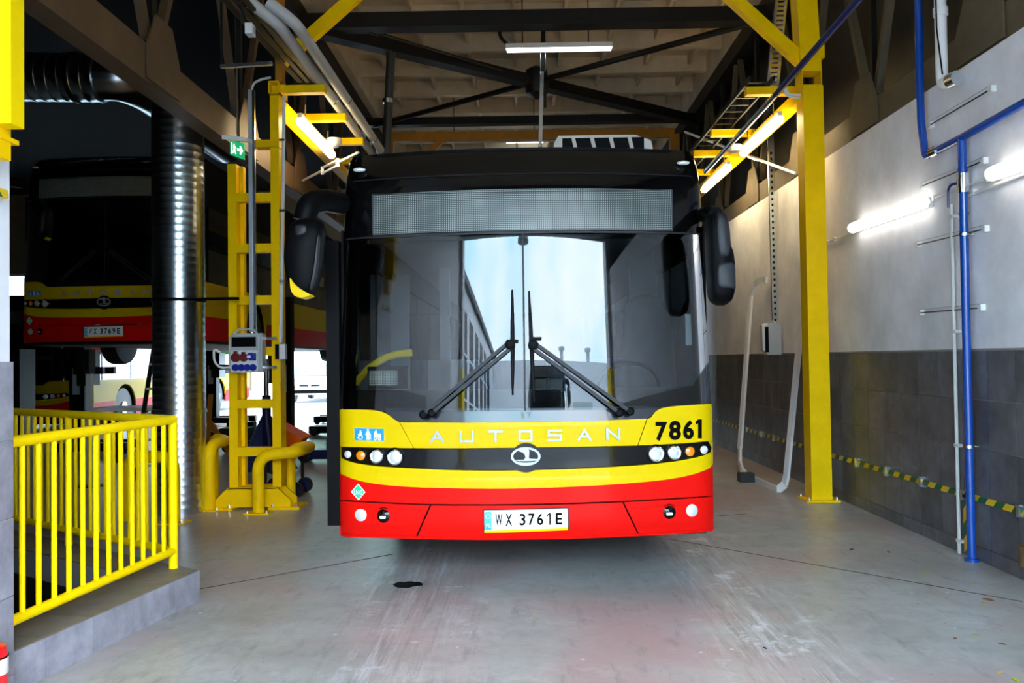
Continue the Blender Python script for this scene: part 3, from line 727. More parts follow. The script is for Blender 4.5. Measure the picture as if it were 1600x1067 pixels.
    P_ = patch('diamond_field', [[(559.9, 757), (569.8, 768.4), (560.7, 779), (550.8, 768)]], signg, dm, off=.0138, thick=.001, smooth=0)
    pxtext('diamond_text', 'LNG', ((553.8, 765.2), (566.4, 765.6), (566.2, 772.4), (553.8, 772)), signw, dm, off=.0150)
    np_ = P('number_plate', [[(757, 796.5), (886, 793.3), (887, 824), (757.5, 828.5)]], plate, off=.030, thick=.012, label='number plate reading WX 3761E')
    patch('plate_holder', [[(755.5, 795), (888, 791.8), (889, 826), (756, 831.5)]], rub, np_, off=.026, thick=.010, smooth=0)
    patch('holder_strip', [[(757, 827.5), (887, 823), (887, 826.5), (757, 831)]], railm, np_, off=.0315, thick=.004, smooth=0)
    patch('country_band', [[(758, 798.5), (768, 798.2), (768.3, 826.3), (758.3, 826.6)]], plateb, np_, off=.0312, thick=.002, smooth=0)
    pxtext('country_code', 'PL', ((760, 816.5), (767, 816.2), (767, 822.5), (760.2, 822.8)), signw, np_, off=.0325, bold=.02)
    patch('star_ring', ring((763, 805.5), 2.8, 3.6, 16), plate, np_, off=.0325, thick=.001, smooth=0)
    glyphs('plate_text', plate_items('WX3761E'), ink, np_, off=.0325, bold=.022, one=.21)
    # --- body
    ZB, Z1, Z2, ZR = .32, .67, 1.16, 2.95; YF = fy(1.275, 1.0) - .01; YR = F0 + 12.0
    for s in (-1, 1):
        xo = X0 + s * BHW; xi = X0 + s * (BHW - .04)
        def sp(name, m, y0, y1, z0, z1, par=bus, d=0.):
            return MB().box(min(xo + s * d, xi), max(xo + s * d, xi), y0, y1, z0, z1).build(name, m, par, smooth=0)
        for a, b in ((YF, F0 + 2.2), (F0 + 3.3, F0 + 8.5), (F0 + 9.6, YR)):
            sp('skirt', red, a, b, ZB, Z1)
        sp('side_panel', yel, YF, F0 + 2.2, Z1, Z2); sp('side_panel', yel, F0 + 3.3, F0 + 8.5, Z1, Z2); sp('side_panel', yel, F0 + 9.6, YR, Z1, Z2)
        for ya in (F0 + 2.2, F0 + 8.5):
            mb = MB(); n = 14; c = ya + .55; pts = [(ya, Z1 + .3)]
            arch = [(c + .55 * cos(pi * k / n), .52 + .52 * sin(pi * k / n)) for k in range(n + 1)]
            mb.prism([(xi, ya + 1.1, Z2)] + [(xi, ya, Z2)] + [(xi, y, z) for y, z in arch[::-1]], (s * .04, 0, 0))
            mb.build('arch_panel', yel, bus, smooth=30)
            w = MB(); xx = X0 + s * 1.08; w.lathe([(.30, -.14), (.46, -.13), (.48, -.08), (.48, .08), (.46, .13), (.30, .14)], (xx, c, .48), (1, 0, 0), 28); wh = w.build('wheel', rub, bus)
            MB().lathe([(.29, .0), (.29, .10), (.16, .12), (.14, .17), (.02, .18)], (xx, c, .48), (s, 0, 0), 20).build('hub', galv, wh)
        sp('window_band', glassd, F0 + 1.6, YR - .3, Z2, 2.25)
        for k in range(8):
            y = F0 + 1.55 + k * 1.42; sp('window_pillar', blkm, y, y + .10, Z2, 2.25)
        sp('door_glass' if s < 0 else 'driver_window', glassd, YF + .22, F0 + 1.55, Z2 if s > 0 else .45, 2.25)
        sp('front_pillar', blkm, YF, YF + .22, Z2, 2.40, d=-.025)
        MB().prism([(xo - s * .03, YF + .10, 2.25), (xo - s * .05, YF + .22, 2.93), (xo - s * .05, YR, 2.93), (xo - s * .03, YR, 2.25)], (-s * .03, 0, 0)).build('cant_rail', blkm, bus, smooth=0)
    mb = MB(); n = 12; ys = [fy(0, 2.95) - .01 + .02, F0 + 1.2, F0 + 6, YR]
    for a in range(n):
        xa = -BHW + 2 * BHW * a / n; xb = -BHW + 2 * BHW * (a + 1) / n
        za = 2.955 + .04 * (1 - (xa / BHW) ** 4); zb_ = 2.955 + .04 * (1 - (xb / BHW) ** 4)
        mb.prism([(X0 + xa * .97, fy(xa, 2.96) - .005, 2.955), (X0 + xb * .97, fy(xb, 2.96) - .005, 2.955), (X0 + xb * .975, YR, zb_), (X0 + xa * .975, YR, za)], (0, 0, -.05))
    mb.build('roof', blkm, bus)
    MB().box(X0 - 1.25, X0 + 1.25, YR - .05, YR, ZB, 2.95).build('rear_wall', blkm, bus, smooth=0)
    MB().box(X0 - 1.24, X0 + 1.24, F0 + .35, YR - .05, .28, .36).build('chassis_floor', intdk, bus, smooth=0)
    MB().box(X0 - 1.15, X0 + 1.15, F0 + .25, F0 + .45, .30, .42).build('underrun_bar', blkm, bus, smooth=0)
    # roof equipment cover with slats
    rc = MB(); y0 = 7.3
    cx0, cx1 = PY(862, 225, y0).x, PY(1032, 228, y0).x; zt = PY(940, 211, y0).z; zb_ = 2.97
    rc.prism([(cx0, y0, zb_), (cx0 + .02, y0, zt - .06), (cx0 + .06, y0, zt), (cx1 - .22, y0, zt), (cx1 - .08, y0, zt - .05), (cx1, y0, zb_)], (0, 4.5, 0))
    cov = rc.build('roof_cover', cream, bus, bevel=.01)
    mb = MB().box(cx0 + .09, cx1 - .14, y0 - .012, y0 + .01, zb_, zt - .025); gl_ = mb.build('grille', blkm, cov, smooth=0)
    for k in range(4):
        x = cx0 + .20 + k * .158; MB().bar((x - .02, y0 - .02, zt - .02), (x + .045, y0 - .03, zb_ + .1), .03, .015, (0, 1, 0)).build('slat', cream, cov, smooth=0)
    MB().prism([(X0 - 1.0, 8.3, 2.97), (X0 - .95, 8.3, 3.30), (X0 + .0, 8.3, 3.36), (X0 + .05, 8.3, 2.97)], (0, 5, 0)).build('tank_cover', cream, bus, bevel=.02)
    # --- mirrors
    def Q(pts, y): return [PY(u, v, y) for u, v in pts]
    o = MB().pillow(Q([(503, 352), (500, 376), (497, 405), (492, 440), (486, 456), (478, 463), (466, 465), (456, 461), (447, 450), (441, 428), (438.5, 400), (440, 375), (446, 352), (456, 340), (480, 336), (497, 340)], 5.32), (0, .20, 0)).build('mirror', blkm, bus, smooth=60)
    MB().tube(fillet([PY(476, 345, 5.52), PY(482, 318, 5.52), PY(505, 312, 5.62), PY(533, 318, 5.80)], .09), [.085] * 14 if False else .075, 12).build('mirror_arm', blkm, o)
    MB().pillow(Q([(459, 350), (479, 350), (480, 362), (474, 368), (460, 369)], 5.315), (0, .04, 0)).build('mirror_button', dgrey, o)
    MB().pillow(Q([(451, 430), (457, 440), (466, 449), (477, 456), (487, 461), (480, 465), (470, 466.5), (459, 463), (452, 452)], 5.312), (0, .12, 0), ((0, .9), (.1, .98), (.3, 1), (1, .95))).build('mirror_crescent', yel, o)  # yellow crescent along the lower edge of the mirror
    MB().pillow(Q([(490, 350), (500, 358), (496, 420), (488, 450), (482, 455), (488, 410)], 5.33), (0, .04, 0)).build('mirror_rim', dgrey, o)
    o = MB().pillow(Q([(1107, 332), (1118, 326), (1132, 327), (1140, 336), (1143, 352), (1145, 380), (1150, 392), (1153, 420), (1153, 452), (1149, 468), (1139, 476), (1124, 476), (1114, 469), (1111, 450), (1110, 420)], 5.42), (0, .2, 0)).build('mirror', blkm, bus, smooth=60)
    MB().pillow(Q([(1120, 330), (1132, 330), (1138, 340), (1141, 360), (1142.5, 395), (1140, 403), (1128, 404), (1122, 396), (1119, 360)], 5.41), (0, .06, 0)).build('mirror_cover', dgrey, o, smooth=60)
    MB().pillow(Q([(1121, 408), (1150, 405), (1151, 450), (1150, 452), (1122, 452), (1119, 430)], 5.415), (0, .05, 0)).build('mirror_cover', dgrey, o, smooth=60)
    MB().tube(fillet([PY(1118, 335, 5.6), PY(1108, 332, 5.75), PY(1098, 336, 5.95)], .06), .05, 10).build('mirror_arm', blkm, o)
    # --- open door leaf beside the front
    p = PY(519.5, 600, 5.93); MB().box(p.x - .035, p.x + .055, 5.90, 6.0, PY(519, 820, 5.93).z, 2.33).build('door_leaf', blkm, bus, smooth=0)
    # --- interior seen through the glass
    I = lambda n, m, *bx: MB().box(*bx).build(n, m, bus, smooth=0)
    MB().prism([(X0 - 1.2, 6.05, .4), (X0 - 1.2, 6.0, 1.22), (X0 - 1.2, 6.35, 1.24), (X0 - 1.2, 6.5, .4)], (2.4, 0, 0)).build('dashboard', intdk, bus)
    a = PY(574, 573, 6.02); b = PY(634, 608, 6.02); bx = MB().box(a.x, b.x, 6.02, 6.12, b.z, a.z).build('route_box', blkm, bus, bevel=.006)
    a = PY(577, 579, 6.02); b = PY(621, 602, 6.02); MB().box(a.x, b.x, 6.013, 6.02, b.z, a.z).build('route_matrix', ledi, bx, smooth=0)
    MB().tube([PY(u, v, 6.35) for u, v in ((556, 600), (563, 590), (574, 578), (588, 567), (604, 558), (622, 553), (644, 551))], .028, 10).build('grab_rail', hand, bus)
    MB().tube([PY(564, 398, 6.9), PY(563, 610, 6.9)], .035, 10).build('grab_pole', hand, bus)
    MB().tube([PY(1075, 400, 7.0), PY(1077, 600, 7.0)], .035, 10).build('grab_pole', hand, bus)
    a = PY(1071, 491, 6.05); b = PY(1103, 539, 6.05); cb = MB().box(a.x, b.x, 6.05, 6.06, b.z, a.z).build('validator_card', plast, bus, smooth=0)
    a = PY(1080, 495, 6.03); b = PY(1090, 512, 6.03); MB().box(a.x, b.x, 5.99, 6.03, b.z, a.z).build('camera_unit', blkm, cb, smooth=0)
    I('driver_partition', intgr, PY(1018, 500, 7.6).x, PY(1060, 500, 7.6).x, 7.6, 7.65, .4, PY(1030, 480, 7.6).z)
    I('driver_screen', intgr, PY(985, 500, 7.9).x, PY(1058, 500, 7.9).x, 7.9, 7.94, 1.3, 2.5)
    a = PY(972, 478, 7.0); b = PY(1052, 640, 7.0)
    MB().pillow([(a.x, 7.0, .9), (a.x, 7.0, 1.8), (a.x + .06, 7.0, 1.98), (a.x + .2, 7.0, 2.03), (a.x + .34, 7.0, 1.98), (a.x + .42, 7.0, 1.75), (a.x + .46, 7.0, .9)], (0, .16, 0)).build('driver_seat', intdk, bus, smooth=60)
    c = Vector((X0 + .78, 6.45, 1.28)); mb = MB(); mb.tube([c + Vector((.22 * cos(t * pi / 12), -.10 * sin(t * pi / 12), .18 * sin(t * pi / 12))) for t in range(25)], .014, 8); mb.bar(c + Vector((-.2, 0, 0)), c + Vector((.2, 0, 0)), .03, .015); mb.build('steering_wheel', blkm, bus)
    I('cabin_wall', intgr, PY(668, 500, 8.6).x, PY(725, 500, 8.6).x, 8.6, 8.65, .4, PY(680, 562, 8.6).z)
    I('cabin_post', intgr, PY(687, 500, 8.6).x, PY(703, 500, 8.6).x, 8.6, 8.66, .4, 2.6)
    I('cabin_post', intgr, PY(600, 500, 8.0).x, PY(640, 500, 8.0).x, 8.0, 8.04, .4, 2.3)
    for k in range(4):
        for s in (-1, 1):
            x = X0 + s * .75; y = 9.0 + k * 1.0
            mb = MB().box(x - .42, x + .42, y, y + .42, .78, .88); mb.box(x - .42, x + .42, y + .38, y + .48, .88, 1.5); mb.box(x - .38, x + .38, y + .1, y + .4, .36, .78)
            mb.build('passenger_seat', seatb, bus, bevel=.02)
    I('cabin_ceiling', intgr, X0 - 1.1, X0 + 1.1, 6.4, 17.5, 2.42, 2.45)
    return bus
bus = make_bus()
INTERIOR = ('dashboard', 'route_box', 'route_matrix', 'grab_rail', 'grab_pole', 'validator_card', 'camera_unit', 'driver_partition', 'driver_screen', 'driver_seat', 'steering_wheel', 'cabin_wall', 'cabin_post', 'passenger_seat', 'fleet_number', 'roof_cover', 'tank_cover', 'door_leaf', 'plate_text')
def other_bus(loc, label, plates, rz=0):
    b = copy_tree(bus, None, INTERIOR); b.location = loc; b.rotation_euler.z = rz; b['label'] = label
    np_ = [c for c in b.children if c.name.startswith('number_plate')][0]
    for c in list(b.children):                       # dark empty cabin
        pass
    if plates:
        o = glyphs('plate_text', plate_items(''.join(plates)), ink, bus, off=.0325, bold=.022); o.parent = np_
    np_['label'] = 'number plate reading ' + ' '.join(plates) if plates else 'plain white number plate'
    return b
LIFT = 1.50
bus2 = other_bus((PY(163, 467, 11.9).x, 11.9 + 6, LIFT), 'yellow and red city bus raised on column lifts in the dark left hall', ('WX', '3769E'))
bus3 = other_bus((-10.6, 17.5 + 6, 0), 'yellow and red bus standing on the floor far behind the raised bus', ())
bus4 = other_bus((1.75, -9.5 - 6, 0), 'bus parked in the yard facing the gate behind the viewer', (), pi)

# ================================================================== railing round the pit
HR = 1.14
pc = isect(K0 + nA * .19, dA, K1 + nB * .055, dB)
pa = K0 + nA * .12 + dA * .02; pa = Vector((PY(11, 800, 4.02).x - .01, 4.02, 0)); pe = pc + dB * 2.6
rg = thing('pit_railing', 'bright yellow tubular railing with upright bars on the grey kerb', 'railing', (pc.x, pc.y, KH))
def zv(p, z): return Vector((p.x, p.y, z))
def runr(a, b, n, posts):
    MB().tube([zv(a, HR), zv(b, HR)], .028, 14).build('top_rail', railm, rg)
    MB().tube([zv(a, .30), zv(b, .30)], .026, 14).build('bottom_rail', railm, rg)
    for k in range(1, n):
        if k in posts: continue
        p = a.lerp(b, k / n); MB().tube([zv(p, .30), zv(p, HR)], .0135, 10).build('baluster', railm, rg)
    for k in posts:
        p = a.lerp(b, k / n); MB().tube([zv(p, .0 if k not in (0, n) else KH - .01), zv(p, HR)], .026, 12).build('post', railm, rg)
runr(pa, pc, 13, ()); runr(pc, pe, 26, (13,))
for p in (pa, pc): MB().tube([zv(p, KH - .01), zv(p, HR)], .028, 14).build('post', railm, rg)
MB().ball(zv(pc, HR), .03).build('rail_elbow', railm, rg)

# fire extinguisher at the left edge
p = PZ(0, 1105, 0); ex = thing('fire_extinguisher', 'red fire extinguisher with white label at the lower left edge', 'fire extinguisher', (-2.275, 3.62, 0))
ex.location = (0, 0, 0)
ec = Vector((PY(-20, 1030, 3.72).x, 3.72, 0)); ex.location = ec; ORG[ex.name] = ec
zt = PY(0, 1003, 3.72).z
MB().lathe([(.05, 0), (.078, .02), (.08, .05), (.08, zt - .06), (.07, zt - .02), (.03, zt), (.02, zt + .03)], ec, seg=28).build('cylinder', redfx, ex)
zl = PY(5, 1040, 3.72).z; MB().lathe([(.0805, zl - .035), (.0812, zl - .034), (.0812, zl + .03), (.0805, zl + .031)], ec, seg=28).build('label_band', plast, ex)
MB().lathe([(.0815, zl + .034), (.0818, zl + .035), (.0818, zl + .04), (.0815, zl + .041)], ec, seg=28).build('label_line', ink, ex)
MB().box(ec.x - .02, ec.x + .015, 3.70, 3.74, zt + .02, zt + .05).build('valve', blkm, ex, bevel=.005)

# yellow gate guide box at the upper left, with the earthing strip end
gb = thing('gate_drive_box', 'large yellow steel box on the white wall at the top left', 'box', (-2.4, 3.75, 2.5))
xr = PY(17, 100, 3.62).x; yr2 = 3.62 * 798 / 777; zb0 = PY(36, 202, yr2).z
MB().box(XL + .003, xr, 3.62, yr2, zb0, zb0 + 2.2).build('box_body', railm, gb, smooth=0)
MB().box(XL + .003, PY(30, 208, 3.8).x, 3.62, 3.8, zb0 - .05, zb0 - .03).build('flange', steely, gb, smooth=0)
MB().box(XL + .003, PY(17, 215, 3.75).x, 3.64, 3.75, zb0 - .13, zb0 + .05).build('bracket', steely, gb, smooth=0)
a = PY(0, 312, 3.87); tag(MB().box(XL + .004, PY(13, 312, 3.8).x, 3.5, 3.8, PY(5, 318, 3.92).z, PY(5, 306, 3.92).z).build('earthing_strip', earthm, None, smooth=0), 'yellow and green striped strip end on the left white wall', 'strip')

# ================================================================== right wall services
def clip_ring(p, ax, r, w=.03, m=galv, parent=None): return MB().lathe([(r, -w / 2), (r * 1.25, -w / 2), (r * 1.25, w / 2), (r, w / 2)], p, ax, 16).build('clamp', m, parent)
XP = XW - .07
bp = thing('blue_water_pipe', 'glossy blue water pipe running down and along the right wall', 'pipe', (XP, PX(1519, 888, XP).y, 0))
yv = PX(1512, 600, XP).y
zc = PX(1503, 215, XP).z; zfar = PX(1450, 243, XP).z
yc = PX(1446, 243, XP).y
MB().tube([(XP, yv, .0), (XP, yv, zc)], .030, 18).build('riser', bluep, bp)
MB().lathe([(.05, 0), (.05, .02), (.033, .025)], (XP, yv, 0)).build('floor_flange', bluep, bp)
MB().tube(fillet([(XP, 4.4, zc + .05), (XP, yv, zc), (XP, yc, zfar), (XP - .02, yc + .02, zfar + .3), (XP - .02, yc + .02, 6.4)], .05), .030, 18).build('main_run', bluep, bp)
zvv = PX(1507, 285, XP).z
MB().lathe([(.034, -.07), (.04, -.07), (.04, -.03), (.044, -.03), (.044, .03), (.04, .03), (.04, .07), (.034, .07)], (XP, yv, zvv), seg=20).build('valve_body', chrome, bp)
MB().tube(fillet([(XP - .03, yv, zvv), (XP - .06, yv + .04, zvv), (XP - .06, yv + .10, zvv - .02), (XP - .06, yv + .10, zvv - .16)], .03), .009, 8).build('valve_lever', bluest, bp)
pm = Vector((XP, PX(1462, 236, XP).y, PX(1462, 236, XP).z)); MB().lathe([(.036, -.05), (.042, -.05), (.042, .05), (.036, .05)], pm, (0, 1, 0), 16).build('union_nut', chrome, bp)
for v in (365, 697): clip_ring((XP, yv, PX(1512, v, XP).z), (0, 0, 1), .031, .02, galv, bp)
for v in (365, 697): MB().tube([(XP, yv, PX(1512, v, XP).z), (XW - .005, yv - .02, PX(1512, v, XP).z)], .008, 8).build('clamp_stud', galv, bp)
for v in (262, 332): MB().lathe([(.031, -.01), (.034, -.01), (.034, .01), (.031, .01)], (XP, yv, PX(1512, v, XP).z), seg=18).build('sleeve', bluep, bp)

cx = XW - .03; yq = PX(1493, 600, cx).y
cp = thing('white_conduit', 'thin white plastic conduit clipped beside the blue riser', 'conduit', (cx, yq, 0))
MB().tube([(cx, yq, PX(1497, 876, cx).z), (cx, yq, PX(1490, 318, cx).z)], .0135, 12).build('conduit_tube', plast, cp)
for v in (337, 518, 695, 842): MB().box(cx - .016, cx + .03, yq - .045, yq + .018, PX(1493, v, cx).z - .012, PX(1493, v, cx).z + .012).build('conduit_clip', plast, cp, smooth=0)
# white vent pipe high on the wall
vp = thing('white_vent_pipe', 'white plastic waste pipe with an elbow high on the right wall', 'pipe', (XW - .2, PX(1478, 130, 3.1).y, 3.2))
a = PX(1466, -20, 3.12); b = PX(1472, 132, 3.12); c = PX(1503, 124, 3.3)
MB().tube(fillet([(3.12, b.y, 6.2), (3.12, b.y, b.z), (3.12, b.y - .12, b.z - .01), (3.28, c.y, c.z)], .07), .042, 16).build('vent_tube', plast, vp)
MB().lathe([(.044, -.03), (.052, -.03), (.052, .03), (.044, .03)], (3.12, b.y, PX(1468, 20, 3.12).z), seg=16).build('pipe_clamp', plast, vp)
MB().lathe([(.044, -.04), (.054, -.04), (.054, .04), (.044, .04)], (3.14, b.y - .13, b.z - .005), (0.2, -1, 0), 16).build('pipe_clamp', galv, vp)
MB().tube([(3.07, b.y - .02, 6.2), (3.075, b.y - .03, b.z + .4), (3.10, b.y - .05, b.z + .06)], .006, 6).build('cable', blkm, vp)

# wall anchor rails: thin rods with square end plates
for (a, b, lab) in (((1452, 196), (1547, 140), 'thin wire rail with square end plates highest on the grey wall'), ((1440, 291), (1535, 252), 'thin wire rail between the two wall lamps crossing the blue riser'),
                    ((1432, 383), (1537, 358), 'thin wire rail with end plates just below the lit wall lamp'), ((1437, 489), (1531, 481), 'lowest thin wire rail with end plates above the dark tiles')):
    A = PX(*a, XW - .03); B = PX(*b, XW - .03)
    t = thing('anchor_rail', lab, 'rail', (XW, (A.y + B.y) / 2, min(A.z, B.z)), 'wire rails on the right wall')
    MB().tube([A, B], .005, 6).build('wire', dgrey, t)
    MB().tube([A + Vector((0, 0, .028)), B + Vector((0, 0, .028))], .003, 6).build('wire', greyp, t)
    for q in (A, B): MB().box(XW - .035, XW, q.y - .022, q.y + .022, q.z - .02, q.z + .026).build('end_plate', plast, t, smooth=0)

# wall lamps
def wall_lamp(a, b, label):
    A = PX(*a, XW - .07); B = PX(*b, XW - .07); t = thing('wall_lamp', label, 'lamp', (XW - .05, (A.y + B.y) / 2, min(A.z, B.z)), 'tube lamps on the right wall')
    MB().bar(A + Vector((.04, 0, 0)), B + Vector((.04, 0, 0)), .05, .07).build('housing', plast, t, smooth=0)
    d = (B - A).normalized()
    MB().tube([A, A + d * .02, A + d * .05, B - d * .05, B - d * .02, B], [.03, .045, .05, .05, .045, .03], 16).build('diffuser', lampc, t)
    return A, B
wl1 = wall_lamp((1330, 357), (1447, 315), 'lit white tube lamp mounted low on the right wall beyond the blue riser')
wl2 = wall_lamp((1546, 273), (1680, 227), 'lit white tube lamp on the wall at the right edge')
cd2 = thing('lamp_conduit', 'pale conduit joining the two wall lamps on the right wall', 'conduit', (XW - .02, 7, 2.6))
MB().tube([PX(1290, 379, XW - .02), PX(1330, 365, XW - .02), PX(1450, 313, XW - .02), PX(1548, 276, XW - .02)], .010, 8).build('conduit_tube', plast, cd2)
MB().tube([PX(1500, 311, XW - .02), PX(1600, 272, XW - .02), PX(1680, 242, XW - .02)], .012, 8).build('conduit_tube', plast, cd2)
for u, v in ((1292, 378.5), (1304, 374), (1460, 310), (1522, 300), (1543, 280)): q = PX(u, v, XW - .02); MB().box(XW - .035, XW, q.y - .015, q.y + .015, q.z - .02, q.z + .02).build('conduit_clip', plast, cd2, smooth=0)

# green and yellow earthing strip along the dado
XS = XW - .022
A = PX(1120, 654, XS); B = PX(1600, 800.5, XS); A = PX(1293, 709, XS)
zs0 = (A.z + B.z) / 2
es = thing('earthing_strip', 'green and yellow striped earthing strip along the dark wall tiles', 'strip', (XS, 9, zs0))
sl = (B.z - A.z) / (B.y - A.y); zat = lambda y: A.z + sl * (y - A.y)
MB().bar((XS, 4.6, zat(4.6)), (XS, 16, zat(16)), .008, .045).build('strip_band', earthm, es, smooth=0)
yb_ = PX(1507, 740, XS).y
MB().bar((XS, yb_ , 0.02), (XS, yb_, zat(yb_)), .045, .008, (1, 0, 0)).build('strip_drop', earthm, es, smooth=0)
for u, v in ((1338, 721), (1384, 735), (1439, 750), (1504, 770), (1592, 798), (1167, 671), (1190, 676), (1209, 680), (1232, 690)):
    q = PX(u, v, XS); MB().box(XS - .012, XW, q.y - .018, q.y + .018, zat(q.y) - .042, zat(q.y) + .042).build('strip_holder', galv, es, smooth=0)

# steel collar at the right edge
q = PX(1600, 868, XW - .12); t = thing('steel_collar', 'dark steel ring bracket on the tiled wall at the right edge', 'bracket', (XW - .1, q.y, q.z - .06))
MB().lathe([(.055, -.065), (.075, -.065), (.072, 0), (.078, .065), (.055, .065), (.05, .03), (.05, -.06)], (XW - .085, q.y - .02, q.z)).build('ring', brsteel, t)
MB().box(XW - .02, XW, q.y - .08, q.y + .04, q.z - .06, q.z + .06).build('wall_plate', brsteel, t, smooth=0)

# U-shaped aluminium rails leaning on the wall
ua = lambda u, v, x: PX(u, v, x)
ar = thing('aluminium_rail', 'U-shaped aluminium rail leaning against the right wall', 'rail', (3.0, 9.6, 0))
def flat(path, w, h, name, m=alu, parent=None, upv=(0, -1, 0)):
    mb = MB()
    for a, b in zip(path, path[1:]): mb.bar(a, b + (b - a).normalized() * .006, w, h, upv)
    return mb.build(name, m, parent, smooth=20)
g1 = PZ(1165, 742, .03); g2_ = PZ(1216, 765, .03)
A1 = [PX(1198, 437, 3.24), PX(1186, 437, 3.22), PX(1178, 445, 3.19), PX(1173, 462, 3.16)]
pt = A1 + [A1[-1].lerp(PX(1156, 700, 2.86), k / 6) for k in range(1, 7)] + [PX(1156, 722, 2.80), PX(1160, 736, 2.74), g1]
flat(pt, .085, .03, 'rail_leg', alu, ar, (-1, -.3, 0))
flat([g1, g1.lerp(g2_, .5), g2_], .06, .03, 'rail_foot', alu, ar)
A2 = [PX(1246, 413, 3.27), PX(1254, 413, 3.26), PX(1258, 418, 3.25), PX(1258, 440, 3.23)]
pt = [g2_, PX(1226, 757, 2.86), PX(1229, 742, 2.88)] + [PX(1229, 742, 2.88).lerp(A2[-1], k / 6) for k in range(1, 7)] + A2[::-1][1:]
flat(pt, .085, .03, 'rail_leg', alu, ar, (-1, -.3, 0))
q = PZ(1169, 754); tag(MB().box(q.x - .09, q.x + .08, q.y, q.y + .16, 0, .105).build('rubber_block', rub, None, bevel=.006), 'small black rubber block on the floor at the foot of the rail', 'block')

# hanging box on a perforated strut
yS = 11.0; q0 = PY(1204, 240, yS); q1 = PY(1211, 500, yS)
hs = thing('drop_strut', 'perforated grey steel strut hanging down in front of the right wall', 'strut', (q1.x, yS, q1.z))
MB().bar(q0 + Vector((0, 0, .6)), q1, .075, .04, (0, 1, 0)).build('strut_rail', galv, hs, smooth=0)
for k in range(30):
    p = q0.lerp(q1, k / 29); MB().box(p.x - .012, p.x + .012, yS - .0225, yS - .015, p.z - .016, p.z + .016).build('strut_slot', blkm, hs, smooth=0)
a = PY(1190, 505, yS); b = PY(1218, 554, yS); jb = thing('socket_box', 'grey electrical socket box hanging on the perforated strut', 'box', ((a.x + b.x) / 2, yS, b.z))
MB().box(a.x + .05, b.x, yS - .09, yS + .10, b.z, a.z).build('box_body', greyp, jb, bevel=.008)
MB().prism([(a.x + .05, yS - .09, b.z), (a.x, yS - .05, b.z + .06), (a.x - .01, yS - .05, a.z - .02), (a.x + .05, yS - .09, a.z)], (0, .14, 0)).build('box_side', plast, jb, smooth=0)
MB().box(a.x + .02, a.x + .06, yS - .092, yS - .06, b.z + .03, a.z - .05).build('socket_row', blkm, jb, smooth=0)
MB().tube([(b.x - .05, yS, a.z - .01), (b.x - .06, yS, a.z + .06), (q1.x, yS, q1.z + .02)], .02, 8).build('cable_gland', plast, jb)

# right yellow post
def post_px(u, v): return PZ(u, v)
pb = PZ(1283, 783); YP = pb.y + .07
rp = thing('steel_post', 'bright yellow square steel post with bolted base plate on the right', 'post', (pb.x, YP, 0))
hw = .105
xt = PY(1265, 140, YP).x
xb = pb.x
zt = PY(1270, 138, YP).z
MB().prism([(xb - hw, YP - hw, .02), (xb + hw, YP - hw, .02), (xb + hw, YP + hw, .02), (xb - hw, YP + hw, .02)], (xt - xb, 0, zt - .02)).build('post_shaft', steely, rp, bevel=.008)
bpz = MB().box(xb - .17, xb + .17, YP - .16, YP + .17, 0, .02).build('base_plate', steely, rp, smooth=0)
for sx in (-1, 1):
    for sy in (-1, 1): MB().lathe([(.018, .02), (.018, .035), (.009, .035), (.009, .055)], (xb + sx * .14, YP + sy * .135, 0), seg=8).build('bolt', galv, bpz)
# hollow sleeve and upper post with knee brace
zs = PY(1262, 95, YP).z
mb = MB(); w = .012
for sx in (-1, 1): mb.box(xt - .01 + sx * (hw - w), xt - .01 + sx * hw, YP - hw, YP + hw, zt + .005, zt + .16)
mb.box(xt - .01 - hw, xt - .01 + hw, YP - hw, YP + hw, zt + .15, zt + .16); mb.box(xt - .01 - hw, xt - .01 + hw, YP - hw, YP + hw, zt - .002, zt + .008)
mb.build('cross_sleeve', steely, rp, smooth=0)
xu = PY(1250, 0, YP).x
MB().prism([(xt - .01 - hw, YP - hw, zt + .16), (xt - .01 + hw, YP - hw, zt + .16), (xt - .01 + hw, YP + hw, zt + .16), (xt - .01 - hw, YP + hw, zt + .16)], (xu - xt, 0, 6.3 - zt - .16)).build('upper_post', steely, rp, bevel=.006)
MB().box(xt - .02 - hw, xt + .02 + hw, YP - hw - .01, YP + hw, PY(1262, 96, YP).z, PY(1262, 76, YP).z).build('collar', steely, rp, smooth=0)
MB().bar(PY(1252, 96, YP), PY(1138, -8, YP) + (PY(1138, -8, YP) - PY(1252, 96, YP)) * .25, .12, .12, (0, 1, 0)).build('knee_brace', steely, rp, bevel=.005)

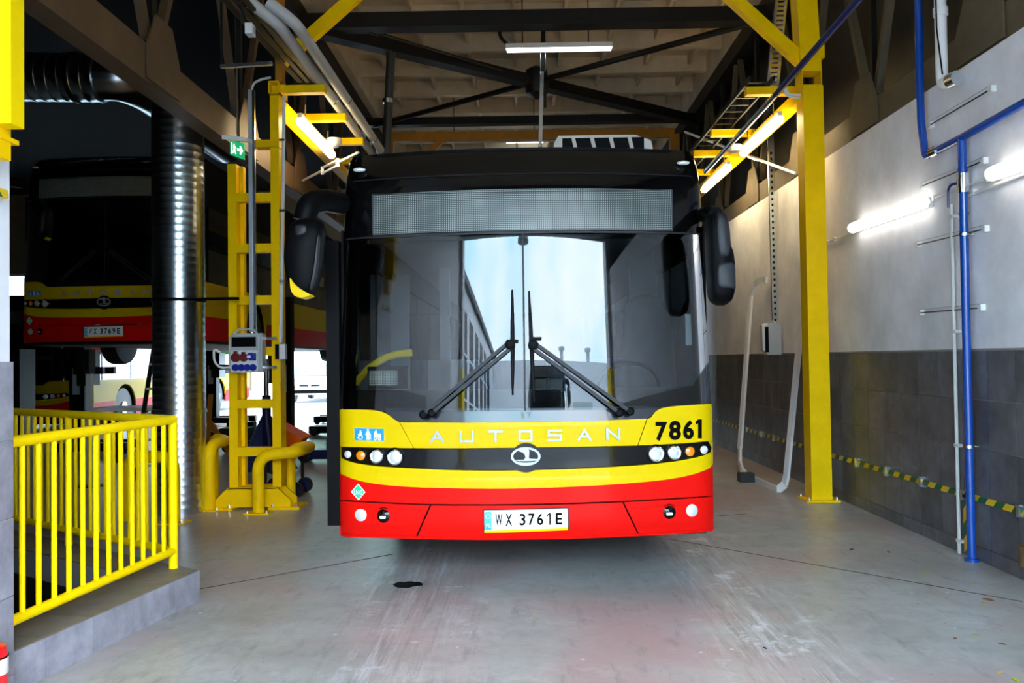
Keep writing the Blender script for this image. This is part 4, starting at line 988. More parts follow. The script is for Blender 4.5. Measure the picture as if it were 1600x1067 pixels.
# yellow beam on the right with brackets, lamps, trays
def ybeam(x, z, y0, y1, label, side, brk, hid):
    t = thing('carrier_beam', label, 'beam', (x, (y0 + y1) / 2, z), 'yellow carrier beams')
    MB().box(x - .06, x + .06, y0, y1, z - .06, z + .06).build('beam_tube', steely, t, smooth=0)
    for y in brk: MB().box(min(x, x + side * .55), max(x, x + side * .55), y - .05, y + .05, z + .06, z + .14).build('bracket', steely, t, smooth=0)
    return t
zR = 4.22
ybeam(2.98, zR, YP + .1, 24, 'yellow carrier beam running back along the right truss', -1, (9.2, 10.9, 12.0, 13.2, 14.6, 16), 0)
def tube_lamp(x, y0, y1, z, label, m=lampw, name='tube_lamp', grp='tube lamps under the carrier beams'):
    t = thing(name, label, 'lamp', (x, (y0 + y1) / 2, z), grp)
    MB().box(x - .025, x + .025, y0, y1, z + .03, z + .08).build('housing', plast, t, smooth=0)
    MB().tube([(x, y0, z), (x, y0 + .03, z), (x, y1 - .03, z), (x, y1, z)], [.03, .05, .05, .03], 14).build('diffuser', m, t)
    for y in (y0 + .25, y1 - .25): MB().tube([(x, y, z + .08), (x, y, z + .24)], .008, 6).build('hanger', galv, t)
xl = 2.84
tube_lamp(xl, 9.35, 10.95, PY(1222, 187, 9.4).z, 'nearer lit tube lamp under the right carrier beam')
tube_lamp(xl - .02, 11.6, 13.2, PY(1148, 258, 11.5).z, 'farther lit tube lamp just above the right bus mirror')
# thin dark blue pipe overhead
t = thing('overhead_pipe', 'long thin dark pipe running overhead beside the right carrier beam', 'pipe', (2.6, 10, 4.2))
MB().tube([PX(1345, -5, 2.62), PX(1212, 148, 2.60)], .03, 10).build('pipe_front', bluest, t)
MB().tube([PX(1212, 148, 2.60), PX(1102, 268, 2.56)], .03, 10).build('pipe_rear', galv, t)
# cable ladders
def cable_ladder(a, b, w, label, n, wv, m=galv, name='cable_ladder'):
    a = Vector(a); b = Vector(b); wv = Vector(wv) * w / 2; t = thing(name, label, 'cable ladder', a.lerp(b, .5)); d = (b - a).normalized()
    for s in (-1, 1): MB().bar(a + wv * s, b + wv * s, .02, .05, d.cross(wv)).build('side_rail', m, t, smooth=0)
    for k in range(n): p = a.lerp(b, (k + .5) / n); MB().bar(p - wv, p + wv, .03, .012, d.cross(wv)).build('rung', m, t, smooth=0)
cable_ladder(PY(1206, 150, 9.3), PY(1222, -12, 9.3), .10, 'bright slotted cable ladder rising beside the right knee brace', 22, (1, 0, 0))
cable_ladder((2.55, 9.0, zR + .18), (2.55, 16, zR + .18), .25, 'dark cable ladder lying on the right carrier beam brackets', 26, (1, 0, 0), dsteel)
t = thing('white_hose_pair', 'two bent white conduits beside the right post top', 'conduit', PY(1240, 145, YP))
for k in range(2): MB().tube(fillet([PY(1226 + 3 * k, 138, YP - .05), PY(1228 + 3 * k, 148 - 2 * k, YP - .05), PY(1234 + 2 * k, 151.5 - 3.5 * k, YP - .05), PY(1250, 152.5 - 4 * k, YP - .02)], .03), .012, 8).build('conduit_tube', plast, t)
q = PY(1148, 231, 10.6); t = thing('smoke_detector', 'round white smoke detector below the right bracket beside the lamp', 'detector', q, 'smoke detectors')
MB().lathe([(.03, -.06), (.08, -.045), (.085, -.01), (.085, .03)], q).build('detector_body', plast, t)

# ================================================================== left side of the bay
YL = PZ(400, 797).y + .08
lc = thing('ladder_column', 'yellow steel ladder-like column with wide chamfered foot left of the bus', 'column', (PY(398, 790, YL).x, YL, 0))
xa0, xa1 = PY(357.5, 600, YL).x, PY(371, 600, YL).x; xb0, xb1 = PY(425, 600, YL).x, PY(438.5, 600, YL).x
zl1 = PY(362, 256, YL).z; zr1 = PY(430, 149, YL).z; D = .11
MB().box(xa0, xa1, YL, YL + .2, .22, zl1).build('upright', steely, lc, bevel=.005)
MB().box(xb0, xb1, YL, YL + .2, .22, zr1).build('upright', steely, lc, bevel=.005)
for v in (308, 387.5, 468.5, 549, 631, 706):
    z = PY(398, v, YL).z; MB().box(xa1 - .005, xb0 + .005, YL - .004, YL + .1, z - .045, z + .045).build('rung', steely, lc, bevel=.004)
MB().box(xa1, PY(376.5, 600, YL).x, YL + .12, YL + .2, .22, zl1).build('inner_channel', steely, lc, smooth=0)
# foot
xf0, xf1 = PY(337, 790, YL).x, PY(456, 790, YL).x; zf = PY(400, 772, YL).z
for dy in (-.05, .19):
    MB().prism([(xf0, YL + dy, .025), (xf0, YL + dy, .09), (xf0 + .14, YL + dy, .22), (xf1 - .14, YL + dy, .22), (xf1, YL + dy, .09), (xf1, YL + dy, .025)], (0, .03, 0)).build('foot_cheek', steely, lc, smooth=0)
MB().box(xf0 + .14, xf1 - .14, YL - .05, YL + .22, .21, .225).build('foot_cap', steely, lc, smooth=0)
for x0, x1 in ((xf0 - .06, xf0 + .2), (xf1 - .22, xf1 + .1)):
    fp = MB().box(x0, x1, YL - .09, YL + .26, 0, .025).build('foot_plate', steely, lc, smooth=0)
    for dx in (.04, x1 - x0 - .04): MB().lathe([(.018, .025), (.018, .04), (.01, .04), (.01, .055)], (x0 + dx, YL - .06, 0), seg=8).build('bolt', galv, fp)
# hollow cross tube end on top and tie block
mb = MB(); q0 = PY(420, 147, YL); q1 = PY(437, 127, YL)
for a, b in (((q0.x, q0.z), (q1.x, q0.z + .012)), ((q0.x, q1.z - .012), (q1.x, q1.z)), ((q0.x, q0.z), (q0.x + .012, q1.z)), ((q1.x - .012, q0.z), (q1.x, q1.z))): mb.box(a[0], b[0], YL - .02, YL + .3, a[1], b[1])
mb.build('cross_tube', steely, lc, smooth=0)
a = PY(399, 231, YL); b = PY(437, 219, YL); MB().box(a.x, b.x, YL - .03, YL + .1, a.z, b.z).build('tie_block', steely, lc, smooth=0)
MB().bar(PY(441, 96, YL), PY(556, -6, YL) + (PY(556, -6, YL) - PY(441, 96, YL)) * .25, .12, .10, (0, 1, 0)).build('knee_brace', steely, lc, bevel=.004)
MB().box(PY(430, 120, YL).x, PY(441, 120, YL).x, YL, YL + .12, q1.z, 6.3).build('upper_post', orange, lc, smooth=0)

# conduits and channel on the column
t = thing('cable_channel', 'grey galvanised cable channel running down in front of the yellow column', 'channel', PY(393, 515, YL - .1))
MB().box(PY(389, 400, YL - .1).x, PY(394.5, 400, YL - .1).x, YL - .10, YL - .06, PY(393, 518, YL - .1).z, PY(392, 140, YL - .1).z).build('channel_body', greyp, t, smooth=0)
MB().box(PY(394.6, 400, YL - .1).x, PY(398.5, 400, YL - .1).x, YL - .09, YL - .05, PY(393, 518, YL - .1).z, PY(392, 140, YL - .1).z).build('channel_flange', galv, t, smooth=0)
MB().tube(fillet([PY(393, 142, YL - .08), PY(396, 130, YL - .08), PY(408, 124, YL), PY(423, 121, YL)], .04), .012, 8).build('cable', plast, t)
t = thing('thin_conduit', 'thin white conduit on the right edge of the yellow column', 'conduit', PY(443, 540, YL))
MB().tube([PY(444, 151, YL - .02), PY(439, 535, YL - .02)], .018, 10).build('conduit_tube', plast, t)
for v in (220, 330, 440): MB().box(PY(438, v, YL).x, PY(446, v, YL).x, YL - .045, YL + .01, PY(438, v, YL).z - .012, PY(438, v, YL).z + .012).build('conduit_clip', galv, t, smooth=0)
a = PY(434, 538, YL - .04); b = PY(448, 561, YL - .04); t = thing('junction_box', 'small pale junction box at the foot of the thin conduit', 'box', ((a.x + b.x) / 2, YL, b.z))
MB().box(a.x, b.x, YL - .10, YL - .02, b.z, a.z).build('box_body', plast, t, bevel=.006)
MB().box(a.x - .01, a.x + .03, YL - .105, YL - .02, b.z, a.z).build('box_lid', blkm, t, smooth=0)

# socket panel
YS = YL - .16; E = lambda x, y: PY(350 + x / 10.67, 500 + y / 10.67, YS)
sp_ = thing('power_distribution_box', 'grey power socket panel with red and blue sockets on the yellow column', 'socket panel', E(370, 875))
a = E(95, 225); b = E(640, 872)
def rr(x0, y0, x1, y1, y, d, name, m, par, bev=.006): p = E(x0, y0); q = E(x1, y1); return MB().box(min(p.x, q.x), max(p.x, q.x), y, y + d, min(p.z, q.z), max(p.z, q.z)).build(name, m, par, bevel=bev)
rr(115, 225, 640, 872, YS, .13, 'panel_body', greyp, sp_, .012)
rr(120, 262, 560, 500, YS - .025, .03, 'breaker_cover', greyp, sp_)
rr(140, 285, 545, 445, YS - .03, .006, 'breaker_window', ink, sp_, 0)
rr(120, 508, 565, 860, YS - .012, .014, 'socket_plate', plast, sp_)
rr(305, 452, 390, 486, YS - .034, .008, 'cover_latch', greyp, sp_, .002)
for x, r in ((212, .046), (345, .041)):
    c = E(x, 625); o = MB().lathe([(r, 0), (r, .04), (r * .9, .05)], (c.x, YS - .01, c.z), (0, -1, 0), 20).build('red_socket', redso, sp_)
    MB().box(c.x - .014, c.x + .014, YS - .06, YS - .012, c.z + r * .6, c.z + r * 1.4).build('socket_tab', redso, o, smooth=0)
c = E(485, 612); o = rr(432, 555, 543, 675, YS - .03, .02, 'blue_socket', blueso, sp_); MB().lathe([(.036, 0), (.036, .05), (.03, .055)], (c.x - .008, YS - .02, c.z + .006), (0, -1, 0), 20).build('socket_cap', blueso, o)
MB().box(c.x - .038, c.x - .002, YS - .078, YS - .07, c.z - .012, c.z + .012).build('socket_label', signw, o, smooth=0)
for x in (205, 303, 400, 497):
    c = E(x, 790); o = MB().lathe([(.034, 0), (.034, .03), (.028, .036)], (c.x, YS - .01, c.z), (0, -1, 0), 18).build('blue_socket', blueso, sp_)
MB().tube(fillet([E(180, 235), E(225, 155), E(490, 155), E(555, 235)], .03), .010, 8).build('top_handle', greyp, sp_)
for s in (0, 1):
    x = (98, 590)[s]; MB().tube(fillet([E(x + (60 if s == 0 else -50), 240), E(x, 300), E(x, 800), E(x + (30 if s == 0 else -30), 850)], .03), .010, 8).build('side_handle', greyp, sp_)
for y in (303, 785):
    rr(640, y - 22, 835, y + 22, YS + .08, .03, 'slotted_arm', galv, sp_, 0)
MB().tube(fillet([E(-60, -20 + 560), E(-170, 480), E(-165, 700), E(-60, 800), E(110, 790)], .06), .012, 8).build('cable', plast, sp_)

# yellow impact guards
def guard(path, label, feet, r=.058):
    t = thing('impact_guard', label, 'guard', path[0], 'yellow tube guards')
    MB().tube(fillet(path, .16, 8), r, 18).build('guard_tube', steely, t)
    for f in feet:
        fl = MB().box(f.x - .12, f.x + .13, f.y - .1, f.y + .1, 0, .014).build('guard_foot', steely, t, smooth=0)
        for dx in (-.09, .1): MB().lathe([(.014, .014), (.014, .024), (.008, .024), (.008, .036)], (f.x + dx, f.y - .075, 0), seg=8).build('bolt', galv, fl)
g = PZ(404, 802); h = .575
ge = PY(464, 704, 8.6).x
guard([g, zv(g, h), Vector((ge, g.y, h + .03)), Vector((ge, g.y + .62, h + .03)), Vector((g.x + .15, g.y + .62, h)), Vector((g.x + .15, g.y + .62, .012))], 'bent yellow tube guard wrapping the foot of the ladder column', (g,))
g = PZ(328, 797); guard([g, zv(g, h + .09), Vector((g.x + .03, g.y + .45, h + .09)), Vector((g.x - .25, g.y + .8, h + .09)), Vector((g.x - .25, g.y + .8, .012))], 'bent yellow tube guard between the silver duct and the ladder column', (g,))
g = PZ(272, 817); g3 = PY(200, 800, g.y + .1); guard([g, zv(g, .62), Vector((g3.x, g3.y, .62)), Vector((g3.x, g3.y, .012))], 'yellow tube guard in front of the silver duct behind the railing', (g,))

# silver ducts
YD = PZ(281, 806).y + .255; xd = PY(280, 600, YD).x; rd = (PY(319, 600, YD).x - PY(241, 600, YD).x) / 2
prof = [(rd * .2, 0)]; z = 0
while z < 4.15:
    prof += [(rd, z), (rd, z + .050), (rd + .0014, z + .060), (rd + .0014, z + .066)]; z += .076
ex_ = thing('exhaust_duct', 'large silver spiral-ribbed ventilation duct standing on the floor', 'duct', (xd, YD, 0))
MB().lathe(prof, (xd, YD, 0), seg=40).build('duct_riser', galv, ex_, smooth=50)
for v in (470, 642):
    zz = PY(280, v, YD).z; MB().lathe([(rd, -.015), (rd + .012, -.015), (rd + .012, .015), (rd, .015)], (xd, YD, zz), seg=40).build('duct_strap', blkm if v == 470 else galv, ex_)
zz = PY(280, 468, YD).z; MB().bar((xd + rd, YD - .03, zz), (PY(375, 470, YD).x, YD - .03, zz), .02, .03).build('strap_arm', blkm, ex_, smooth=0)
hz = thing('supply_duct', 'horizontal silver duct high in the left hall behind the yellow box', 'duct', PY(100, 118, 12.2))
c0 = PY(20, 120, 12.2); c1 = PY(150, 122, 12.2); rq = .34; prof = [(rq * .3, 0)]; z = 0; Lq = (c1 - c0).length
while z < Lq: prof += [(rq - .002, z), (rq - .002, z + .13), (rq + .006, z + .14), (rq + .006, z + .155)]; z += .16
MB().lathe(prof, c0, c1 - c0, 28).build('duct_pipe', galv, hz, smooth=50)
MB().lathe([(rq, 0), (rq + .02, .01), (rq + .02, .06), (rq, .07)], c0.lerp(c1, .74), c1 - c0, 28).build('duct_collar', blkm, hz)
e = c1; MB().tube(fillet([c1, c1 + Vector((.34, 0, .0)), c1 + Vector((.5, .5, .0)), c1 + Vector((.5, 4, .0))], .25), rq - .02, 24).build('duct_elbow', galv, hz)

# exit sign
YX = 7.6; q = PY(370, 215, YX)
xs = thing('exit_sign', 'lit green exit sign with white arrow hanging below a white lamp head', 'exit sign', PY(370, 245, YX))
a = PY(349, 219, YX); b = PY(391, 211, YX)
MB().prism([(a.x, YX - .04, a.z), (b.x, YX - .10, a.z - .04), (b.x, YX + .06, a.z - .02), (a.x + .02, YX + .1, a.z + .03)], (0, 0, .035)).build('lamp_head', plast, xs, smooth=0)
s0 = PY(359.5, 219, YX); s1 = PY(381, 224, YX); s2 = PY(381, 249, YX); s3 = PY(359.5, 241, YX)
sgn = MB().prism([s0, s1, s2, s3], (0, .03, 0)).build('sign_panel', exitg, xs, smooth=0)
def ep(pts, name): 
    f = [(Vector(s0) * (1 - x) + Vector(s1) * x) * (1 - y) + (Vector(s3) * (1 - x) + Vector(s2) * x) * y + Vector((0, -.003, 0)) for x, y in pts]
    MB().prism(f, (0, .002, 0)).build(name, extw, sgn, smooth=0)
ep([(.52, .42), (.75, .42), (.70, .25), (.78, .22), (.95, .5), (.78, .78), (.70, .74), (.75, .58), (.52, .58)], 'arrow')
ep([(.08, .15), (.16, .12), (.16, .9), (.08, .92)], 'door_mark'); ep([(.26, .18), (.34, .18), (.34, .28), (.26, .28)], 'figure_head')
ep([(.22, .3), (.40, .32), (.46, .42), (.38, .42), (.38, .58), (.46, .85), (.38, .85), (.31, .65), (.24, .85), (.17, .82), (.26, .55)], 'figure_body')
MB().tube([PY(371, 210, YX), PY(368, 40, YX), PY(366, -10, YX)], .008, 6).build('drop_rod', galv, xs)

# left truss
XT = -3.0
def truss(x, z0, h, y0, y1, label, nodes, m, side):
    t = thing('roof_truss', label, 'truss', (x, (y0 + y1) / 2, z0), 'roof trusses')
    MB().box(x - .09, x + .09, y0, y1, z0, z0 + h).build('bottom_chord', m, t, smooth=0)
    MB().box(x - .12, x + .12, y0, y1, 6.05, 6.3).build('top_chord', dsteel, t, smooth=0)
    for y in nodes:
        MB().prism([(x + side * .095, y - .32, z0 + .02), (x + side * .095, y + .32, z0 + .02), (x + side * .095, y + .32, z0 + h), (x + side * .095, y + .16, z0 + h + .28), (x + side * .095, y - .16, z0 + h + .28), (x + side * .095, y - .32, z0 + h)], (side * .015, 0, 0)).build('gusset_plate', m, t, smooth=0)
        for d in (-1, 1): MB().bar((x, y + d * .1, z0 + h + .1), (x, y + d * .95, 6.1), .07, .07).build('diagonal', m, t, smooth=0)
        MB().bar((x, y, z0 + h), (x, y, 6.1), .09, .05, (1, 0, 0)).build('vertical', dsteel, t, smooth=0)
truss(XT, 3.72, .30, 4.2, 25.9, 'brown steel roof truss running back above the left side of the bay', (7.0, 9.2, 11.4, 13.8, 16.2, 18.6, 21), brsteel, 1)
truss(3.42, 3.63, .26, 2.0, 25.9, 'dusty steel roof truss resting on top of the right wall', (6.2, 8.3, 10.25, 12.3, 14.4, 16.5, 18.6), mat('dusty_steel', (.10, .075, .04), .7, var=.25, vs=3), -1)

# left carrier beam with lamp, brackets, pipes
zB = 4.24
ybeam(-2.56, zB, YL + .2, 24, 'yellow carrier beam running back from the ladder column top', 1, (8.95, 10.0, 11.1, 12.2, 13.4, 14.8, 16.4), 0)
tube_lamp(PY(470, 190, 9.3).x, 9.25, 10.85, PY(462, 190, 9.3).z, 'lit tube lamp under the left carrier beam beside the ladder column')
lagm = mat('lagging', (.45, .44, .42), .6)
for xx, zz, lab in ((-2.075, 4.436, 'lower white insulated pipe slanting away at the upper left'), (-1.92, 4.436, 'upper white insulated pipe slanting away at the upper left')):
    t = thing('insulated_pipe', lab, 'pipe', (xx, 12, zz), 'white insulated pipes')
    MB().tube(fillet([Vector((xx - .22, 7.34, zz + .16)), Vector((xx, 7.42, zz)), Vector((xx, 22, zz))], .12), .052, 16).build('pipe_lagging', lagm, t)
    for y in (9.6, 11.3, 13): MB().lathe([(.052, -.02), (.055, -.02), (.055, .02), (.052, .02)], (xx, y, zz), (0, 1, 0), 16).build('lagging_joint', galv, t)
q = PY(523, 222, 10.4); t = thing('smoke_detector', 'round white smoke detector beside the left tube lamp', 'detector', q, 'smoke detectors')
MB().lathe([(.05, -.05), (.08, -.03), (.085, .0), (.085, .04)], q).build('detector_body', plast, t); MB().lathe([(.03, -.065), (.05, -.06), (.05, -.045)], q).build('detector_sensor', greyp, t)
# cable trays on the left
t = thing('cable_tray', 'dark perforated cable tray with a small white box at the upper left', 'cable tray', (-2.4, 7, 5))
A = PX(345, -8, -2.42); B = PX(470, 128, -2.42)
for k in range(3): MB().bar(A + Vector((.08 * k, 0, 0)), B + Vector((.08 * k, 0, 0)), .05, .02).build('tray_strip', dsteel, t, smooth=0)
MB().bar(A + Vector((-.03, 0, .04)), B + Vector((-.03, 0, .04)), .012, .09).build('tray_edge', mat('tray_edge', (.14, .115, .06), .4, metal=.6), t, smooth=0)
q = PX(391, 47, -2.25); t = thing('sensor_box', 'small white sensor box on the dark cable tray', 'box', q); tq = (q - A).dot((B - A).normalized()) / (B - A).length; MB().bar(q, A.lerp(B, tq) + Vector((.08, 0, 0)), .02).build('mount', dsteel, t, smooth=0); MB().box(q.x - .03, q.x + .03, q.y - .05, q.y + .05, q.z - .045, q.z + .045).build('box_body', plast, t, bevel=.004); MB().box(q.x + .031, q.x + .036, q.y - .03, q.y + .03, q.z - .03, q.z + .03).build('box_lid', greyp, t, smooth=0)
t = thing('slotted_channel', 'short bright slotted channel between the cable tray and the hanger rods', 'channel', PY(400, 102, 7.5)); MB().bar(PY(345, 104, 7.6), PY(425, 99, 7.6), .04, .03).build('channel_body', galv, t, smooth=0)
for u in (346, 374): MB().tube([PY(u, 104, 7.6), PY(u, 55, 7.6) + Vector((0, 0, 1.6))], .012, 6).build('hanger_rod', dsteel, t)
# turnbuckle tie rod by the left of the bus
t = thing('tie_rod', 'pale steel tie rod with turnbuckle left of the bus roof', 'tie rod', PY(500, 265, 11)); a = PY(473, 282, 11.4); b = PY(560, 238, 10.6)
MB().tube([a, a.lerp(b, .38)], .016, 8).build('rod', alu, t); MB().tube([a.lerp(b, .62), b], .016, 8).build('rod', alu, t)
for s in (-1, 1): MB().bar(a.lerp(b, .36) + Vector((0, 0, .035 * s)), a.lerp(b, .66) + Vector((0, 0, .035 * s)), .03, .018).build('turnbuckle_side', alu, t, smooth=0)
for k in (.37, .65): MB().bar(a.lerp(b, k) - Vector((0, 0, .05)), a.lerp(b, k) + Vector((0, 0, .05)), .035, .03).build('turnbuckle_end', alu, t, smooth=0)
t = thing('brace_rod', 'thin steel brace rod crossing above the right bus mirror', 'tie rod', PY(1160, 240, 12)); MB().tube([PY(1070, 206, 13.5), PY(1243, 271, 10.3)], .018, 8).build('rod', alu, t)
MB().tube([PY(1170, 244, 11.6), PY(1185, 249.5, 11.3)], .026, 8).build('coupler', alu, t)

# ================================================================== roof steel above the bus
t = thing('roof_bracing', 'black roof beams with crossed braces under the ceiling', 'bracing', (.27, 13.9, 5.9))
zb_ = 5.95
MB().box(-2.9, 3.4, 11.4, 11.65, zb_, zb_ + .2).build('cross_beam', dsteel, t, smooth=0)
MB().box(-2.9, 3.4, 16.2, 16.4, zb_, zb_ + .14).build('cross_beam', dsteel, t, smooth=0)
MB().bar((-2.75, 11.5, zb_ + .02), (3.3, 16.3, zb_ + .02), .22, .16).build('main_brace', dsteel, t, smooth=0)
MB().tube([(3.2, 11.5, zb_ + .02), (-2.75, 16.3, zb_ + .02)], .045, 10).build('thin_brace', dsteel, t)
MB().tube([(-2.0, 11.6, zb_ + .02), (.27, 13.9, zb_ + .05)], .03, 8).build('thin_brace', dsteel, t)
MB().lathe([(.05, -.28), (.17, -.2), (.2, 0), (.17, .18), (.05, .25)], (.30, 13.85, zb_ + .02)).build('hub', dsteel, t)
t = thing('hanging_pole', 'slender vertical steel pole hanging from the roof above the bus', 'pole', PY(845, 225, 12.8))
MB().bar(PY(849.5, -10, 12.8), PY(848, 112, 12.8), .08, .04, (0, 1, 0)).build('pole_upper', dsteel, t, smooth=0); MB().bar(PY(847, 112, 12.8), PY(844, 230, 12.8), .055, .04, (0, 1, 0)).build('pole_lower', galv, t, smooth=0)
for s in (-1, 1): MB().bar(PY(849.5 + 4 * s, -10, 12.75), PY(848 + 3.5 * s, 112, 12.75), .008, .05, (0, 1, 0)).build('pole_edge', galv, t, smooth=0)
MB().tube([PY(851.5, 130, 12.75), PY(852, 168, 12.75)], .018, 8).build('pull_chain', dsteel, t)
# lamps across
def cross_lamp(u0, u1, v, y, label, m, lit):
    a = PY(u0, v, y); b = PY(u1, v, y); t = thing('strip_lamp', label, 'lamp', ((a.x + b.x) / 2, y, a.z), 'strip lamps across the bay')
    MB().box(a.x, b.x, y - .05, y + .05, a.z, a.z + .07).build('housing', plast, t, smooth=0)
    MB().box(a.x + .02, b.x - .02, y - .045, y + .045, a.z - .035, a.z).build('diffuser', m, t, bevel=.01)
    for x in (a.x + .25, b.x - .35): MB().tube([(x, y, a.z + .07), (x, y, 6.785)], .008, 6).build('hanger', dsteel, t)
    if not lit: MB().tube(fillet([(a.x + .05, y, a.z + .05), (a.x - .1, y, a.z + .2), (a.x - .05, y, a.z + .45), (a.x - .2, y, 6.5)], .1), .025, 8).build('cable', dsteel, t)
diffo = mat('tube_dim', (.8, .82, .82), .35, emit=(.85, .95, 1.), es=1.5)
cross_lamp(790, 957, 77, 12.6, 'white strip lamp hanging high above the bus under the black beam', diffo, False)
# far portal
YF2 = 16.9; zp = PY(840, 218, YF2).z
t = thing('portal_beam', 'orange-brown steel portal beam across the bay far behind the bus', 'portal frame', (.3, YF2, 0))
x0 = -2.55; x1 = 3.05
MB().box(x0, x1, YF2 - .06, YF2 + .06, zp, zp + .17).build('portal_tube', orange, t, smooth=0)
for x in (x0, x1): MB().box(x - .09, x + .09, YF2 - .09, YF2 + .09, 0, zp + .05).build('portal_leg', orange, t, smooth=0)
for u in (690, 1000): q = PY(u, 213, YF2); MB().box(q.x - .09, q.x + .09, YF2 - .07, YF2 + .07, zp - .02, zp + .19).build('portal_collar', orange, t, smooth=0)
MB().bar((x0 + .05, YF2, zp - .9), PY(694, 216, YF2), .1, .1, (0, 1, 0)).build('portal_knee', orange, t, smooth=0); MB().bar((x1 - .05, YF2, zp - .9), (x1 - .95, YF2, zp), .1, .1, (0, 1, 0)).build('portal_knee', orange, t, smooth=0)
cross_lamp(690, 862, 213.5, 17.3, 'long lit strip lamp just above the bus roof at the back', lampf, True)
cross_lamp(790, 850, 221, 20.5, 'short lit strip lamp farthest back above the bus roof', lampf, True)
t = thing('vent_stack', 'dark vertical vent pipe left of the ceiling slabs', 'pipe', PY(603, 240, 12)); MB().tube([PY(603, 245, 12), PY(611, 82, 12)], .062, 14).build('stack_tube', mat('stack', (.05, .05, .048), .4, metal=.5), t); MB().lathe([(.062, -.03), (.075, -.03), (.075, .03), (.062, .03)], PY(606, 158, 12), seg=14).build('stack_joint', galv, t)

# ================================================================== workshop hall on the left
def column_lift(x, y, s, label, m=blkm, ph=2.6):
    t = thing('column_lift', label, 'lift', (x, y, 0), 'mobile column lifts')
    MB().box(x - .13, x + .13, y - .12, y + .12, .1, ph).build('mast', m, t, bevel=.01)
    MB().box(x - .10 + s * .14, x + .10 + s * .14, y - .2, y + .2, LIFT - .35, LIFT + .25).build('carriage', dgrey, t, bevel=.01)
    for d in (-1, 1):
        MB().box(min(x - s * .2, x + s * .95), max(x - s * .2, x + s * .95), y + d * .32 - .07, y + d * .32 + .07, .06, .2).build('base_leg', m, t, bevel=.02)
        MB().box(min(x, x + s * .5), max(x, x + s * .5), y + d * .2 - .04, y + d * .2 + .04, LIFT - .16, LIFT - .04).build('fork', dgrey, t, smooth=0)
        MB().lathe([(.075, -.03), (.08, 0), (.075, .03)], (x + s * .88, y + d * .32, .08), (0, 1, 0), 14).build('wheel', rub, t)
    MB().box(x - .06, x + .06, y - .145, y - .12, 1.0, 1.45).build('control_box', greyp, t, bevel=.006)
bx2 = bus2.location.x; by2 = bus2.location.y - 6
column_lift(bx2 + 1.75, by2 + 2.75, -1, 'black column lift at the front wheel of the raised bus, seen through the ladder column')
column_lift(bx2 - 1.75, by2 + 2.75, 1, 'black column lift on the far side of the raised bus at the front')
column_lift(bx2 + 1.75, by2 + 9.05, -1, 'black column lift at the rear wheel of the raised bus')
column_lift(bx2 - 1.75, by2 + 9.05, 1, 'black column lift at the far rear wheel of the raised bus')
# lift control post in front of the raised bus
q = PY(139, 640, 10.6); t = thing('control_post', 'slim grey control post in front of the raised bus', 'post', (q.x, 10.6, 0))
a = PY(134, 546, 10.6); b = PY(143, 584, 10.6)
MB().box(a.x, b.x, 10.55, 10.7, b.z, a.z).build('control_head', dgrey, t, bevel=.006); MB().box(a.x + .015, b.x - .015, 10.54, 10.55, b.z + .06, a.z - .03).build('control_screen', ink, t, smooth=0)
MB().box(q.x - .03, q.x + .03, 10.58, 10.66, 0, b.z).build('control_stem', greyp, t, smooth=0)
MB().lathe([(.16, 0), (.16, .02), (.04, .03)], (q.x, 10.62, 0)).build('control_base', dgrey, t)
# jack stand, blue
def blue_jack(u, v, label):
    q = PZ(u, v); t = thing('jack_stand', label, 'jack', q, 'blue workshop jacks'); h = 1.05
    MB().tube([q + Vector((0, 0, .1)), q + Vector((0, 0, h))], .06, 14).build('column', bluest, t); MB().tube([q + Vector((0, 0, h)), q + Vector((0, 0, h + .5))], .035, 12).build('ram', galv, t)
    for a in range(4):
        d = Vector((cos(a * pi / 2 + .5), sin(a * pi / 2 + .5), 0)); MB().prism([q + d * .05 + Vector((0, 0, h * .75)), q + d * .42 + Vector((0, 0, .02)), q + d * .05 + Vector((0, 0, .02))], d.cross(Vector((0, 0, 1))) * .03).build('leg', bluest, t, smooth=0)
blue_jack(417, 738, 'tall blue jack stand behind the yellow ladder column')
# orange crate on a cart
YC = 9.6; t = thing('storage_crate', 'tilted orange plastic crate behind the ladder column', 'crate', PY(452, 700, YC))
A = [PY(u, v, YC) for u, v in ((434, 667), (470, 687), (460, 702), (434, 702))]
MB().prism(A, (0, .38, 0)).build('crate_body', orangep, t, bevel=.006)
MB().bar(A[0] + Vector((-.01, .19, .01)), A[1] + Vector((.02, .19, .0)), .42, .025, (0, 0, 1)).build('crate_rim', orangep, t, smooth=0)
for k in range(3): q = A[0].lerp(A[3], (k + 1) / 4); r_ = A[1].lerp(A[2], (k + 1) / 4); MB().bar(q + Vector((0, -.005, 0)), r_ + Vector((0, -.005, 0)), .01, .012).build('crate_rib', orangep, t, smooth=0)
q = PZ(449, 775); c = thing('hand_cart', 'small dark cart with blue wheels under the orange crate', 'cart', (PY(450, 700, YC).x, YC, 0))
zc_ = A[3].z - .012; xc = PY(449, 700, YC).x
MB().box(xc - .28, xc + .12, YC - .05, YC + .45, zc_ - .04, zc_).build('cart_deck', dgrey, c, smooth=0)
for dx in (-.25, .07):
    for dy in (0, .38): MB().bar((xc + dx, YC + dy, .10), (xc + dx, YC + dy, zc_ - .03), .03).build('cart_leg', dgrey, c, smooth=0)
for dx in (-.25, .10):
    for dy in (-.03, .38): w = MB().lathe([(.05, -.025), (.085, -.025), (.085, .025), (.05, .025)], (xc + dx, YC + dy, .085), (.25, 1, 0), 16).build('wheel', rub, c); MB().lathe([(.05, -.028), (.05, .028)], (xc + dx, YC + dy, .085), (.25, 1, 0), 12).build('hub', bluest, w)
